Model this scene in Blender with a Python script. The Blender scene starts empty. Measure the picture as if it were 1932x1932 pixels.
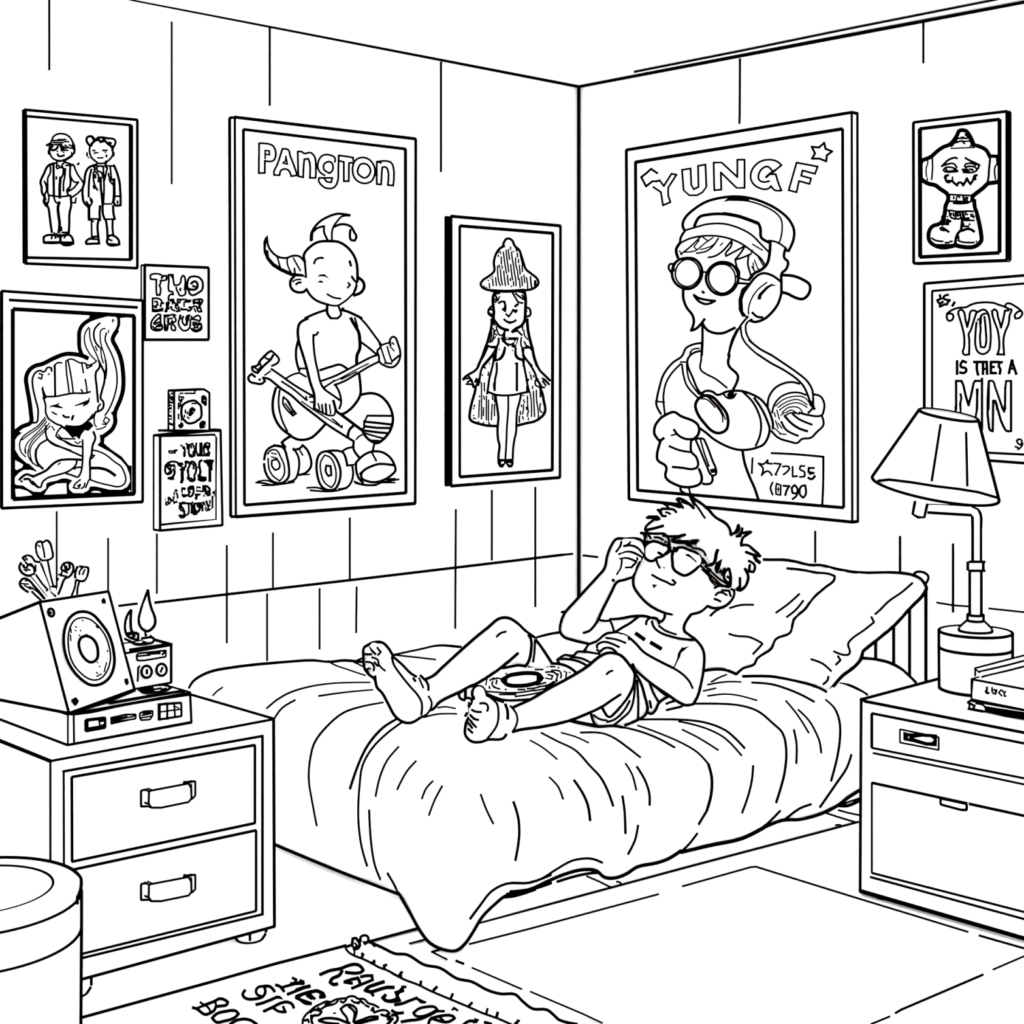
import bpy, math
import numpy as np
from mathutils import Vector, Matrix
from mathutils.geometry import delaunay_2d_cdt, tessellate_polygon

# ------------------------------------------------------------------ camera frame (photo pixels, 1932 x 1932)
F = 2818.0; CX = 966.0; CY = 705.0; EYE = 1.54
CAM = Vector((0, 0, EYE))
def ray(px, py): return Vector(((px-CX)/F, 1.0, -(py-CY)/F))
def W(px, py, Y): return CAM + ray(px, py)*Y
def atz(px, py, z): return W(px, py, (EYE-z)*F/(py-CY))
U = Vector((0.7241, 0.6897, 0)); V = Vector((-0.6897, 0.7241, 0)); Z = Vector((0, 0, 1))
YC = 7.07
CORNER = Vector(((1092-CX)/F*YC, YC, 0))
CEIL = EYE + (CY-163)/F*YC
def room(a, b, z=0): return CORNER - U*a - V*b + Z*z

def flat_material(name, col, rough):
    m = bpy.data.materials.new(name); m.use_nodes = True
    nt = m.node_tree; nt.nodes.clear()
    o = nt.nodes.new('ShaderNodeOutputMaterial'); d = nt.nodes.new('ShaderNodeBsdfDiffuse')
    d.inputs['Roughness'].default_value = rough
    if col > .5:   # paper white with a trace of tooth
        n = nt.nodes.new('ShaderNodeTexNoise'); n.inputs['Scale'].default_value = 60
        r = nt.nodes.new('ShaderNodeMapRange'); r.inputs[3].default_value = col-.004; r.inputs[4].default_value = col+.004
        c = nt.nodes.new('ShaderNodeCombineColor')
        nt.links.new(n.outputs['Fac'], r.inputs[0])
        for i in range(3): nt.links.new(r.outputs[0], c.inputs[i])
        nt.links.new(c.outputs[0], d.inputs['Color'])
    else: d.inputs['Color'].default_value = (col, col, col, 1)
    nt.links.new(d.outputs[0], o.inputs[0]); return m
WHITE = flat_material('paper_white', .975, 0)
INK = flat_material('black_ink', 0.0, 0)

SC = bpy.context.scene; COL = SC.collection
def tag(o, label=None, cat=None, group=None, kind=None):
    if label: o['label'] = label
    if cat: o['category'] = cat
    if group: o['group'] = group
    if kind: o['kind'] = kind
    return o
def thing(name, loc, label, cat, group=None):
    o = bpy.data.objects.new(name, None); COL.objects.link(o); o.location = loc; o.empty_display_size = .05
    return tag(o, label, cat, group)

# ------------------------------------------------------------------ stroke text
def FR(x0, y0, size):
    s = 1932.0/size
    return lambda x, y: (x0 + x/s, y0 + y/s)
ID = lambda x, y: (x, y)
def pts(fr, text):
    out = []
    for t in text.split():
        a, b = t.split(','); out.append(fr(float(a), float(b)))
    return out
def strokes(fr, text, dw=4.0):
    res = []
    for s in text.replace('\n', ' ').split(';'):
        tk = s.split()
        if not tk: continue
        flags = ''; w = dw
        if ',' not in tk[0]:
            h = tk[0]; i = 0
            while i < len(h) and h[i].isalpha(): i += 1
            flags = h[:i]; w = float(h[i:]) if h[i:] else dw
            tk = tk[1:]
        p = [fr(*map(float, t.split(','))) for t in tk]
        res.append((flags, w, p))
    return res
def smooth(p, closed, n=4, cosmax=.3):
    k = len(p)
    if k < 3: return list(p)
    P = [Vector(q) for q in p]; T = []
    for i in range(k):
        if not closed and i in (0, k-1): T.append(Vector((0, 0))); continue
        a = P[i]-P[i-1]; b = P[(i+1) % k]-P[i]
        if a.length < 1e-6 or b.length < 1e-6 or a.normalized().dot(b.normalized()) < cosmax: T.append(Vector((0, 0))); continue
        T.append((a.normalized()+b.normalized()).normalized())
    out = []
    for i in range(k if closed else k-1):
        a, b = P[i], P[(i+1) % k]; L = (b-a).length
        ta, tb = T[i]*L, T[(i+1) % k]*L
        m = max(1, min(n, int(L/2.0)))
        for j in range(m):
            t = j/m; t2 = t*t; t3 = t2*t
            out.append(tuple(a*(2*t3-3*t2+1)+ta*(t3-2*t2+t)+b*(-2*t3+3*t2)+tb*(t3-t2)))
    if not closed: out.append(tuple(P[-1]))
    return out
def resample(p, step, closed=False):
    P = [Vector(q) for q in p]
    if closed: P.append(P[0])
    out = []
    for a, b in zip(P, P[1:]):
        n = max(1, int(math.ceil((b-a).length/step)))
        for j in range(n): out.append(tuple(a.lerp(b, j/n)))
    if not closed: out.append(tuple(P[-1]))
    return out

# ------------------------------------------------------------------ mesh builder
class MB:
    def __init__(s): s.v = []; s.f = []; s.m = []; s.sm = []
    def add(s, verts, faces, mat=0, smooth=False):
        o = len(s.v); s.v += [Vector(q) for q in verts]
        for f in faces: s.f.append([i+o for i in f]); s.m.append(mat); s.sm.append(smooth)
        return s
    def merge(s, b):
        o = len(s.v); s.v += b.v; s.f += [[i+o for i in f] for f in b.f]; s.m += b.m; s.sm += b.sm; return s
    def tube(s, P, R, mat=1, n=6, closed=False):
        P = [Vector(q) for q in P]
        if not hasattr(R, '__len__'): R = [R]*len(P)
        Q = [P[0]]; RR = [R[0]]
        for q, r in zip(P[1:], R[1:]):
            if (q-Q[-1]).length > 1e-6: Q.append(q); RR.append(r)
        P, R = Q, RR
        if closed and (P[0]-P[-1]).length < 1e-6: P = P[:-1]; R = R[:-1]
        k = len(P)
        if k < 2: return s
        o = len(s.v); side = None
        for i in range(k):
            if closed: d = P[(i+1) % k]-P[i-1]
            else: d = P[min(i+1, k-1)]-P[max(i-1, 0)]
            if d.length < 1e-9: d = P[min(i+1, k-1)]-P[i] if i < k-1 else P[i]-P[i-1]
            d.normalize()
            if side is None: side = d.cross(Z if abs(d.z) < .8 else Vector((1, 0, 0)))
            side = (side - d*side.dot(d))
            if side.length < 1e-6: side = d.cross(Vector((.3, .8, .5)))
            side.normalize(); up = d.cross(side)
            for j in range(n):
                a = 2*math.pi*j/n; s.v.append(P[i]+(side*math.cos(a)+up*math.sin(a))*R[i])
        for i in range(k if closed else k-1):
            a = o+i*n; b = o+((i+1) % k)*n
            for j in range(n):
                j2 = (j+1) % n; s.f.append([a+j, a+j2, b+j2, b+j]); s.m.append(mat); s.sm.append(True)
        if not closed:
            s.f.append([o+j for j in range(n)][::-1]); s.m.append(mat); s.sm.append(False)
            s.f.append([o+(k-1)*n+j for j in range(n)]); s.m.append(mat); s.sm.append(False)
        return s
    def line(s, P, w, closed=False):      # ink tube; w = width in photo pixels
        P = [Vector(q) for q in P]
        return s.tube(P, [max(.0004, (w+.7)*.5*q.y/F) for q in P], 1, 8, closed)
    def chain(s, P, mat=0):               # swept limb with rounded ends; P = (px,py,radius_px,Y)
        q = [W(a, b, y) for a, b, r, y in P]; R = [r*y/F for a, b, r, y in P]
        d0 = (q[0]-q[1]).normalized(); d1 = (q[-1]-q[-2]).normalized()
        C = []; RR = []
        for t in (1.0, .8, .45): C.append(q[0]+d0*R[0]*t); RR.append(R[0]*max(.05, math.sqrt(1-t*t)))
        for a, r in zip(q, R): C.append(a); RR.append(r)
        for t in (.45, .8, 1.0): C.append(q[-1]+d1*R[-1]*t); RR.append(R[-1]*max(.05, math.sqrt(1-t*t)))
        return s.tube(C, RR, mat, 12)
    def build(s, name, parent=None):
        me = bpy.data.meshes.new(name)
        me.from_pydata([tuple(q) for q in s.v], [], s.f)
        me.materials.append(WHITE); me.materials.append(INK)
        me.polygons.foreach_set('material_index', s.m); me.polygons.foreach_set('use_smooth', s.sm)
        me.update()
        o = bpy.data.objects.new(name, me); COL.objects.link(o)
        if parent is not None:
            o.parent = parent; loc = Vector((0, 0, 0)); q = parent
            while q is not None: loc += q.location; q = q.parent
            me.transform(Matrix.Translation(-loc))
        return o
    def build_top(s, name, label, cat, group=None, kind=None):
        c = Vector((sum(q.x for q in s.v), sum(q.y for q in s.v), 0))/len(s.v); c.z = min(q.z for q in s.v)
        o = s.build(name); o.data.transform(Matrix.Translation(-c)); o.location = c
        return tag(o, label, cat, group, kind)

class Plane:
    def __init__(s, p, n):
        s.p = Vector(p); s.n = Vector(n).normalized()
        if s.n.dot(CAM-s.p) < 0: s.n = -s.n
    def at(s, px, py, d=0.0):
        r = ray(px, py); q = s.p + s.n*d
        return CAM + r*((q-CAM).dot(s.n)/r.dot(s.n))
    def off(s, d): return Plane(s.p+s.n*d, s.n)
def plane3(a, b, c): return Plane(a, (Vector(b)-Vector(a)).cross(Vector(c)-Vector(a)))
WL = Plane(CORNER, V); WR = Plane(CORNER, U); FLOOR = Plane((0, 0, 0), Z)

def quadstrip(a, b, w):
    d = (b-a); L = d.length
    if L < 1e-6: return None
    n = Vector((-d.y, d.x))/L*(w/2); return [a+n, b+n, b-n, a-n]
def draw(mb, plane, fr, text, lift=.0012, dw=4.0):
    """prints strokes on a plane: ribbons whose width is given in photo pixels"""
    for fl, w, p in strokes(fr, text, dw):
        closed = 'c' in fl; w += .8
        if 'f' in fl or 'w' in fl:
            d = lift*(.45 if 'f' in fl else 1.5)
            tri = tessellate_polygon([[Vector((x, y, 0)) for x, y in p]])
            vs = [plane.at(x, y, d) for x, y in p]
            mb.add(vs, [list(t) for t in tri], 1 if 'f' in fl else 0); continue
        if 'l' not in fl: p = smooth(p, closed)
        P = [Vector(q) for q in p]
        if closed: P.append(P[0])
        n = len(P); P2 = []
        # mitred strip, split at sharp corners
        runs = [[P[0]]]
        for i in range(1, n):
            runs[-1].append(P[i])
            if i < n-1:
                a = (P[i]-P[i-1]); b = (P[i+1]-P[i])
                if a.length > 1e-6 and b.length > 1e-6 and a.normalized().dot(b.normalized()) < .7: runs.append([P[i]])
        for r in runs:
            r2 = [r[0]]
            for q in r[1:]:
                if (q-r2[-1]).length > .05: r2.append(q)
            r = r2
            if len(r) < 2: continue
            e0 = (r[0]-r[1]).normalized()*w*.4; e1 = (r[-1]-r[-2]).normalized()*w*.4
            r = [r[0]+e0]+r[1:-1]+[r[-1]+e1]
            vs = []
            for i in range(len(r)):
                t = (r[min(i+1, len(r)-1)]-r[max(i-1, 0)]).normalized(); nn = Vector((-t.y, t.x))*w/2
                vs += [plane.at(*(r[i]+nn), lift), plane.at(*(r[i]-nn), lift)]
            mb.add(vs, [[2*i, 2*i+1, 2*i+3, 2*i+2] for i in range(len(r)-1)], 1)
def art(mb, plane, A, lift=.0012):
    if isinstance(A, tuple): A = [A]
    for x0, y0, s, t in A: draw(mb, plane, FR(x0, y0, s), t, lift)

def prism(mb, plane, poly, d1, d0, ink=4, side=None, back=None, mat=0):
    """solid between plane offsets d1 (front, towards the camera) and d0; poly in photo pixels on the front"""
    f = [plane.at(x, y, d1) for x, y in poly]; b = [q-plane.n*(d1-d0) for q in f]; n = len(f)
    solid(mb, f, b, ink, side, back, mat)
    return f, b
def solid(mb, f, b, ink=4, side=None, back=None, mat=0):
    n = len(f)
    mb.add(f+b, [list(range(n)), list(range(2*n-1, n-1, -1))]+[[i, i+n, (i+1) % n+n, (i+1) % n] for i in range(n)], mat)
    if ink:
        for i in range(n):
            w = ink[i] if hasattr(ink, '__len__') else ink
            if w: mb.line([f[i], f[(i+1) % n]], w)
    if side:
        for i in range(n): mb.line([f[i], b[i]], side)
    if back:
        for i in range(n): mb.line([b[i], b[(i+1) % n]], back)
def box3(mb, o, ex, ey, ez, ink=4):
    o = Vector(o); f = [o, o+ex, o+ex+ez, o+ez]; b = [q+ey for q in f]
    solid(mb, f, b, ink, ink, ink)

# ------------------------------------------------------------------ rounded bodies
def tps(ctrl):
    P = np.array([(a/100., b/100.) for a, b, c in ctrl]); Y = np.array([c for a, b, c in ctrl]); n = len(P)
    if n == 1: return lambda x, y: Y[0]+0*np.asarray(x, float)
    if n == 2:
        d = P[1]-P[0]; L = d.dot(d)
        def g(x, y):
            t = ((np.asarray(x, float)/100-P[0][0])*d[0]+(np.asarray(y, float)/100-P[0][1])*d[1])/L
            t = np.clip(t, -.3, 1.3); return Y[0]+(Y[1]-Y[0])*t
        return g
    if n == 3:
        A = np.c_[np.ones(n), P]; c = np.linalg.solve(A, Y)
        return lambda x, y: c[0]+c[1]*np.asarray(x, float)/100+c[2]*np.asarray(y, float)/100
    def k(r2): return r2*np.log(r2+1e-9)
    D = ((P[:, None]-P[None])**2).sum(-1); A = np.zeros((n+3, n+3)); A[:n, :n] = k(D)+np.eye(n)*.02
    A[:n, n] = 1; A[:n, n+1:] = P; A[n, :n] = 1; A[n+1:, :n] = P.T
    c = np.linalg.solve(A, np.r_[Y, 0, 0, 0])
    def g(x, y):
        x = np.asarray(x, float)/100; y = np.asarray(y, float)/100; s = c[n]+c[n+1]*x+c[n+2]*y
        for i in range(n): s = s+c[i]*k((x-P[i, 0])**2+(y-P[i, 1])**2)
        return s
    return g
def inside(poly, X, Y):
    r = np.zeros(X.shape, bool); n = len(poly)
    for i in range(n):
        x0, y0 = poly[i]; x1, y1 = poly[(i+1) % n]
        if y0 == y1: continue
        c = ((y0 > Y) != (y1 > Y)) & (X < (x1-x0)*(Y-y0)/(y1-y0)+x0); r ^= c
    return r
class Blob:
    """a body whose outline in the photo is poly; depth of its mid surface from ctrl; cross section round.
       front=True: ctrl gives the front surface itself, the thickness grows away from it"""
    def __init__(s, poly, ctrl, k=.8, inset=1.6, step=7, hmax=None, front=False, sm=True):
        p = smooth(poly, True) if sm else list(poly)
        area = sum(p[i][0]*p[(i+1) % len(p)][1]-p[(i+1) % len(p)][0]*p[i][1] for i in range(len(p)))
        p = resample(p, step*.8, True)
        sg = 1 if area > 0 else -1; q = []
        n = len(p)
        for i in range(n):
            t = Vector(p[(i+1) % n])-Vector(p[i-1])
            if t.length > 1e-6: t.normalize()
            q.append((p[i][0]-t.y*sg*inset, p[i][1]+t.x*sg*inset))
        s.poly = q; s.D = tps(ctrl) if isinstance(ctrl, list) else ctrl; s.k = k; s.hmax = hmax; s.front = front; s.step = step
        xs = [a for a, b in q]; ys = [b for a, b in q]
        s.x0 = min(xs); s.y0 = min(ys); w = max(xs)-s.x0; h = max(ys)-s.y0
        s.g = max(1.0, max(w, h)/90.0)
        nx = int(w/s.g)+4; ny = int(h/s.g)+4; s.x0 -= s.g*1.5; s.y0 -= s.g*1.5
        X, Y = np.meshgrid(s.x0+np.arange(nx)*s.g, s.y0+np.arange(ny)*s.g)
        M = inside(q, X, Y); u = np.zeros(M.shape)
        c = 2*s.g*s.g/4
        for _ in range(1600):
            v = (np.roll(u, 1, 0)+np.roll(u, -1, 0)+np.roll(u, 1, 1)+np.roll(u, -1, 1))*.25+c
            u = np.where(M, v, 0)
        s.H = np.sqrt(u)
    def h(s, x, y):
        fx = (np.asarray(x, float)-s.x0)/s.g; fy = (np.asarray(y, float)-s.y0)/s.g
        ny, nx = s.H.shape
        fx = np.clip(fx, 0, nx-1.001); fy = np.clip(fy, 0, ny-1.001)
        i = fx.astype(int); j = fy.astype(int); a = fx-i; b = fy-j
        v = s.H[j, i]*(1-a)*(1-b)+s.H[j, i+1]*a*(1-b)+s.H[j+1, i]*(1-a)*b+s.H[j+1, i+1]*a*b
        v = v*s.k
        if s.hmax: v = s.hmax*np.tanh(v/s.hmax)
        return v
    def depth(s, x, y):   # front surface depth
        D = s.D(x, y)
        return D if s.front else D - s.h(x, y)*D/F
    def mesh(s, mb, mat=0):
        st = s.step; P = list(s.poly); n = len(P)
        xs = np.arange(min(a for a, b in P), max(a for a, b in P), st); ys = np.arange(min(b for a, b in P), max(b for a, b in P), st*.87)
        X, Y = np.meshgrid(xs, ys); X[1::2] += st/2
        M = inside(P, X, Y); B = np.array(P)
        pts_in = []
        for x, y in zip(X[M], Y[M]):
            if ((B-(x, y))**2).sum(1).min() > (st*.5)**2: pts_in.append((x, y))
        vs, es, fs, ov, oe, of = delaunay_2d_cdt([Vector(q) for q in P+pts_in], [(i, (i+1) % n) for i in range(n)], [list(range(n))], 1, 1e-5)
        nb = [any(k < n for k in o) for o in ov]
        x = np.array([q.x for q in vs]); y = np.array([q.y for q in vs])
        D = s.D(x, y); H = s.h(x, y)*D/F
        f0 = D if s.front else D-H; f1 = D+H*(2 if s.front else 1)
        N = len(vs); back = {}; V3 = [W(x[i], y[i], f0[i]) for i in range(N)]
        for i in range(N):
            if nb[i]: back[i] = i; V3[i] = W(x[i], y[i], D[i])
            else: back[i] = len(V3); V3.append(W(x[i], y[i], f1[i]))
        faces = [list(f) for f in fs]+[[back[i] for i in f][::-1] for f in fs]
        mb.add(V3, faces, mat, True); return mb
    def ink(s, mb, fr, text, dw=3.5, lift=.002):
        for fl, w, p in strokes(fr, text, dw):
            closed = 'c' in fl
            if 'f' in fl:
                tri = tessellate_polygon([[Vector((a, b, 0)) for a, b in p]])
                mb.add([W(a, b, float(s.depth(a, b))-lift) for a, b in p], [list(t) for t in tri], 1); continue
            if 'l' not in fl: p = smooth(p, closed)
            p = resample(p, 5, closed)
            q = [W(a, b, float(s.depth(a, b))-lift) for a, b in p]
            mb.line(q, w, closed)
        return mb

def remeshed(mb, vox):
    me = bpy.data.meshes.new('tmp'); me.from_pydata([tuple(q) for q in mb.v], [], mb.f); me.update()
    o = bpy.data.objects.new('tmp', me); COL.objects.link(o)
    md = o.modifiers.new('r', 'REMESH'); md.mode = 'VOXEL'; md.voxel_size = vox; md.adaptivity = 0
    m2 = o.modifiers.new('s', 'SMOOTH'); m2.iterations = 2; m2.factor = .4
    dg = bpy.context.evaluated_depsgraph_get(); ev = o.evaluated_get(dg); e = ev.to_mesh()
    r = MB(); r.add([v.co.copy() for v in e.vertices], [list(p.vertices) for p in e.polygons], 0, True)
    ev.to_mesh_clear(); bpy.data.objects.remove(o); bpy.data.meshes.remove(me)
    return r

def lathe(mb, base, axis, prof, rings=(), sil=4, n=48, ringw=4):
    """prof = [(r, h)...] along axis from base; rings = indices of profile points that get an ink ring"""
    base = Vector(base); ax = Vector(axis).normalized(); lw = max(sil, ringw if rings else 0)
    prof0 = [(r, h) for r, h in prof]
    prof = [(max(.0005, r-lw*.5*base.y/F), h) for r, h in prof]
    e1 = ax.cross(Vector((0, 1, 0.001))).normalized(); e2 = ax.cross(e1)
    def P(r, h, a): return base+ax*h+(e1*math.cos(a)+e2*math.sin(a))*r
    vs = [P(r, h, 2*math.pi*j/n) for r, h in prof for j in range(n)]
    fs = [[i*n+j, i*n+(j+1) % n, (i+1)*n+(j+1) % n, (i+1)*n+j] for i in range(len(prof)-1) for j in range(n)]
    mb.add(vs, fs, 0, False)
    if prof[0][0] > 0: mb.add([P(*prof[0], 2*math.pi*j/n) for j in range(n)], [list(range(n))[::-1]], 0)
    for i in rings: mb.line([P(*prof0[i], 2*math.pi*j/n) for j in range(n)], ringw, True)
    if sil:
        m = 360; prof = prof0
        for (r0, h0), (r1, h1) in zip(prof, prof[1:]):
            if abs(h1-h0) < 1e-5: continue
            def fc(a):
                rad = e1*math.cos(a)+e2*math.sin(a); nn = rad*(h1-h0)-ax*(r1-r0)
                return nn.dot(CAM-(P(r0, h0, a)))
            pa = fc(0)
            for j in range(1, m+1):
                a = 2*math.pi*j/m; c = fc(a)
                if (pa > 0) != (c > 0): mb.line([P(r0, h0, a-math.pi/m), P(r1, h1, a-math.pi/m)], sil)
                pa = c
    return mb
# ---- line art printed on the pictures of the left wall (strokes: [flags][width] x,y x,y ... ; c closed, l straight, f filled)
ART_COUPLE = (0,180,300, """
c3 740,465 700,470 650,500 630,545 612,590 600,650 612,720 650,770 700,790 770,790 830,760 880,720 905,680 905,620 880,560 850,510 800,475;
2.5 645,548 765,545;2.5 705,537 800,535;2.5 645,573 765,573;2.5 640,600 750,596;2.5 780,560 835,562;2.5 790,605 850,640 880,640;
3 605,600 625,595 640,625 600,640;4 612,655 640,665 680,655 700,628;5 745,620 755,665 775,640;2.5 710,605 760,620 810,645;2.5 780,668 825,668;2.5 840,600 890,625;
f1 875,560 900,600 920,650 918,700 880,740 900,700 885,660 870,640;
4 600,590 570,605;f1 575,665 605,665 600,690 617,720 580,722;2 868,690 870,710 895,712;
2 693,680 703,682;2 768,692 778,692;3.5 700,715 715,738 750,738 778,728;
3 690,790 705,800 750,795;
4.5 870,735 800,780 770,790;
3 690,810 690,850 720,855;3 795,805 750,855 755,880;3 800,815 845,828;3 640,825 690,822;
f1 670,870 690,850 705,880 725,850 725,890 690,905;3 720,875 765,872;
4 640,830 590,850 560,890 535,950 505,1010 492,1060 505,1110 510,1180 540,1240 530,1290 560,1340;
3 612,860 612,940 582,1000 580,1090;3 580,1090 580,1170 595,1240 585,1300;
3 540,1045 560,1090 565,1160 545,1200 555,1270;f1 525,1230 550,1225 555,1290 590,1300 590,1350 555,1330 520,1290;
4 650,840 655,1210;5 735,1000 725,1120 728,1240;3 770,890 765,960 745,1000;3 795,890 785,1000 772,1060 772,1160;3.5 855,860 850,940 850,1110 815,1150 830,1210;
3 685,990 685,1015;
3 610,1215 650,1222 720,1230 800,1225 860,1215;
3 800,850 845,850 890,845 915,900 950,970 1000,1040 1020,1090 1000,1130 930,1200 870,1240;
4 860,840 885,845;3 860,990 900,1050 955,1055;3 945,1065 890,1130 850,1155;
f1 820,1130 870,1140 850,1170 830,1180;f1 915,1235 935,1240 930,1310 890,1320 865,1290 905,1295;
3 655,1235 680,1300 705,1310;5 720,1300 705,1360 715,1480 725,1560 715,1660;3 745,1600 748,1640;
4 560,1330 585,1360 600,1440 615,1560 630,1660;4 860,1240 865,1340 845,1430 842,1560 835,1690;
c4 535,1720 570,1700 630,1695 730,1700 735,1790 640,1795 535,1790;f1 525,1770 725,1768 725,1790 640,1805 530,1795;3 660,1670 675,1735;3 690,1680 700,1720 735,1690;3 755,1665 835,1665;3 640,1690 625,1740;
c4 745,1710 790,1695 850,1700 885,1750 890,1800 840,1820 760,1810 740,1780;f1 755,1772 865,1772 895,1790 880,1815 840,1828 760,1812;3 780,1730 800,1705;
c3 1230,555 1175,545 1120,590 1090,640 1092,700 1110,750 1160,800 1200,825 1270,820 1330,780 1370,720 1365,650 1330,600 1290,565;
4 1090,610 1055,560 1055,515 1080,498 1120,500 1150,540;3 1120,515 1140,550 1110,590 1115,610;
4 1165,540 1190,515 1260,512 1310,522;3 1200,530 1220,570 1260,560 1250,520;3.5 1270,540 1300,580 1350,620;3.5 1310,522 1390,535 1405,570 1390,610 1370,640;f1 1350,600 1400,610 1370,690 1350,680;3 1325,570 1350,580 1335,600;
f1 1045,690 1070,690 1070,740 1110,770 1075,765 1045,730;f1 1370,680 1395,690 1395,740 1360,755 1385,725;
3 1130,670 1152,670;2.5 1145,705 1165,693 1190,698;3 1250,668 1300,668;2 1277,692 1285,692;3 1294,725 1294,745;f1 1170,750 1275,748 1245,770 1185,770;
4 1290,800 1285,835;f1 1265,845 1380,845 1385,870 1310,865 1290,890 1270,870;3 1180,858 1240,860;
4 1175,840 1120,855 1075,880 1045,930 1030,1000 1025,1060 1005,1130 1005,1230 1020,1300 1060,1345;
3.5 1110,860 1150,860 1150,930;3.5 1110,900 1090,990 1080,1080 1078,1230;3 1180,870 1180,910 1235,940 1250,990;3 1135,940 1140,1050 1165,1120 1185,1150;3 1170,935 1195,965 1195,1050;3 1160,965 1160,1000;3 1135,1100 1145,1130;
4 1225,1000 1225,1120 1235,1200 1245,1310;3 1255,860 1260,1000 1265,1110 1258,1300;3 1305,880 1285,960 1270,1030;3 1340,870 1345,930 1355,1030;3 1320,950 1318,975;3 1330,990 1335,1040 1370,1080;
5 1385,1020 1385,1250 1375,1300;4 1385,850 1415,920 1440,1000 1455,1070 1460,1150 1465,1220 1465,1330;3 1395,1225 1465,1225;4 1380,1290 1400,1335 1465,1335;3 1428,1285 1428,1310;
f1 1258,1308 1365,1308 1365,1330 1250,1330;
f1 1085,1230 1120,1250 1135,1290 1120,1310 1090,1290;3 1120,1300 1095,1345 1050,1330;3 1050,1290 1070,1320;
5 1080,1340 1082,1510;3 1090,1500 1215,1502;4 1215,1345 1210,1430 1215,1515;4 1248,1330 1250,1440 1270,1500;3 1270,1505 1400,1503;4 1375,1345 1380,1440 1395,1500;
3 1112,1515 1115,1700;4 1200,1515 1185,1580 1195,1710;3 1120,1530 1135,1530;4 1285,1510 1300,1600 1308,1750;3.5 1370,1515 1368,1620 1378,1700;
c4 1045,1780 1080,1745 1115,1735 1160,1715 1195,1720 1205,1800 1050,1805;3 1115,1715 1180,1715;3 1110,1745 1180,1750;f1 1045,1790 1140,1785 1205,1785 1205,1812 1050,1812;
c4 1300,1775 1330,1705 1380,1705 1440,1755 1450,1810 1350,1825 1305,1800;f1 1310,1790 1390,1795 1450,1800 1445,1828 1330,1828;3 1320,1750 1360,1762;
f1 925,835 955,812 970,812 968,840 945,855;
""")
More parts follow.
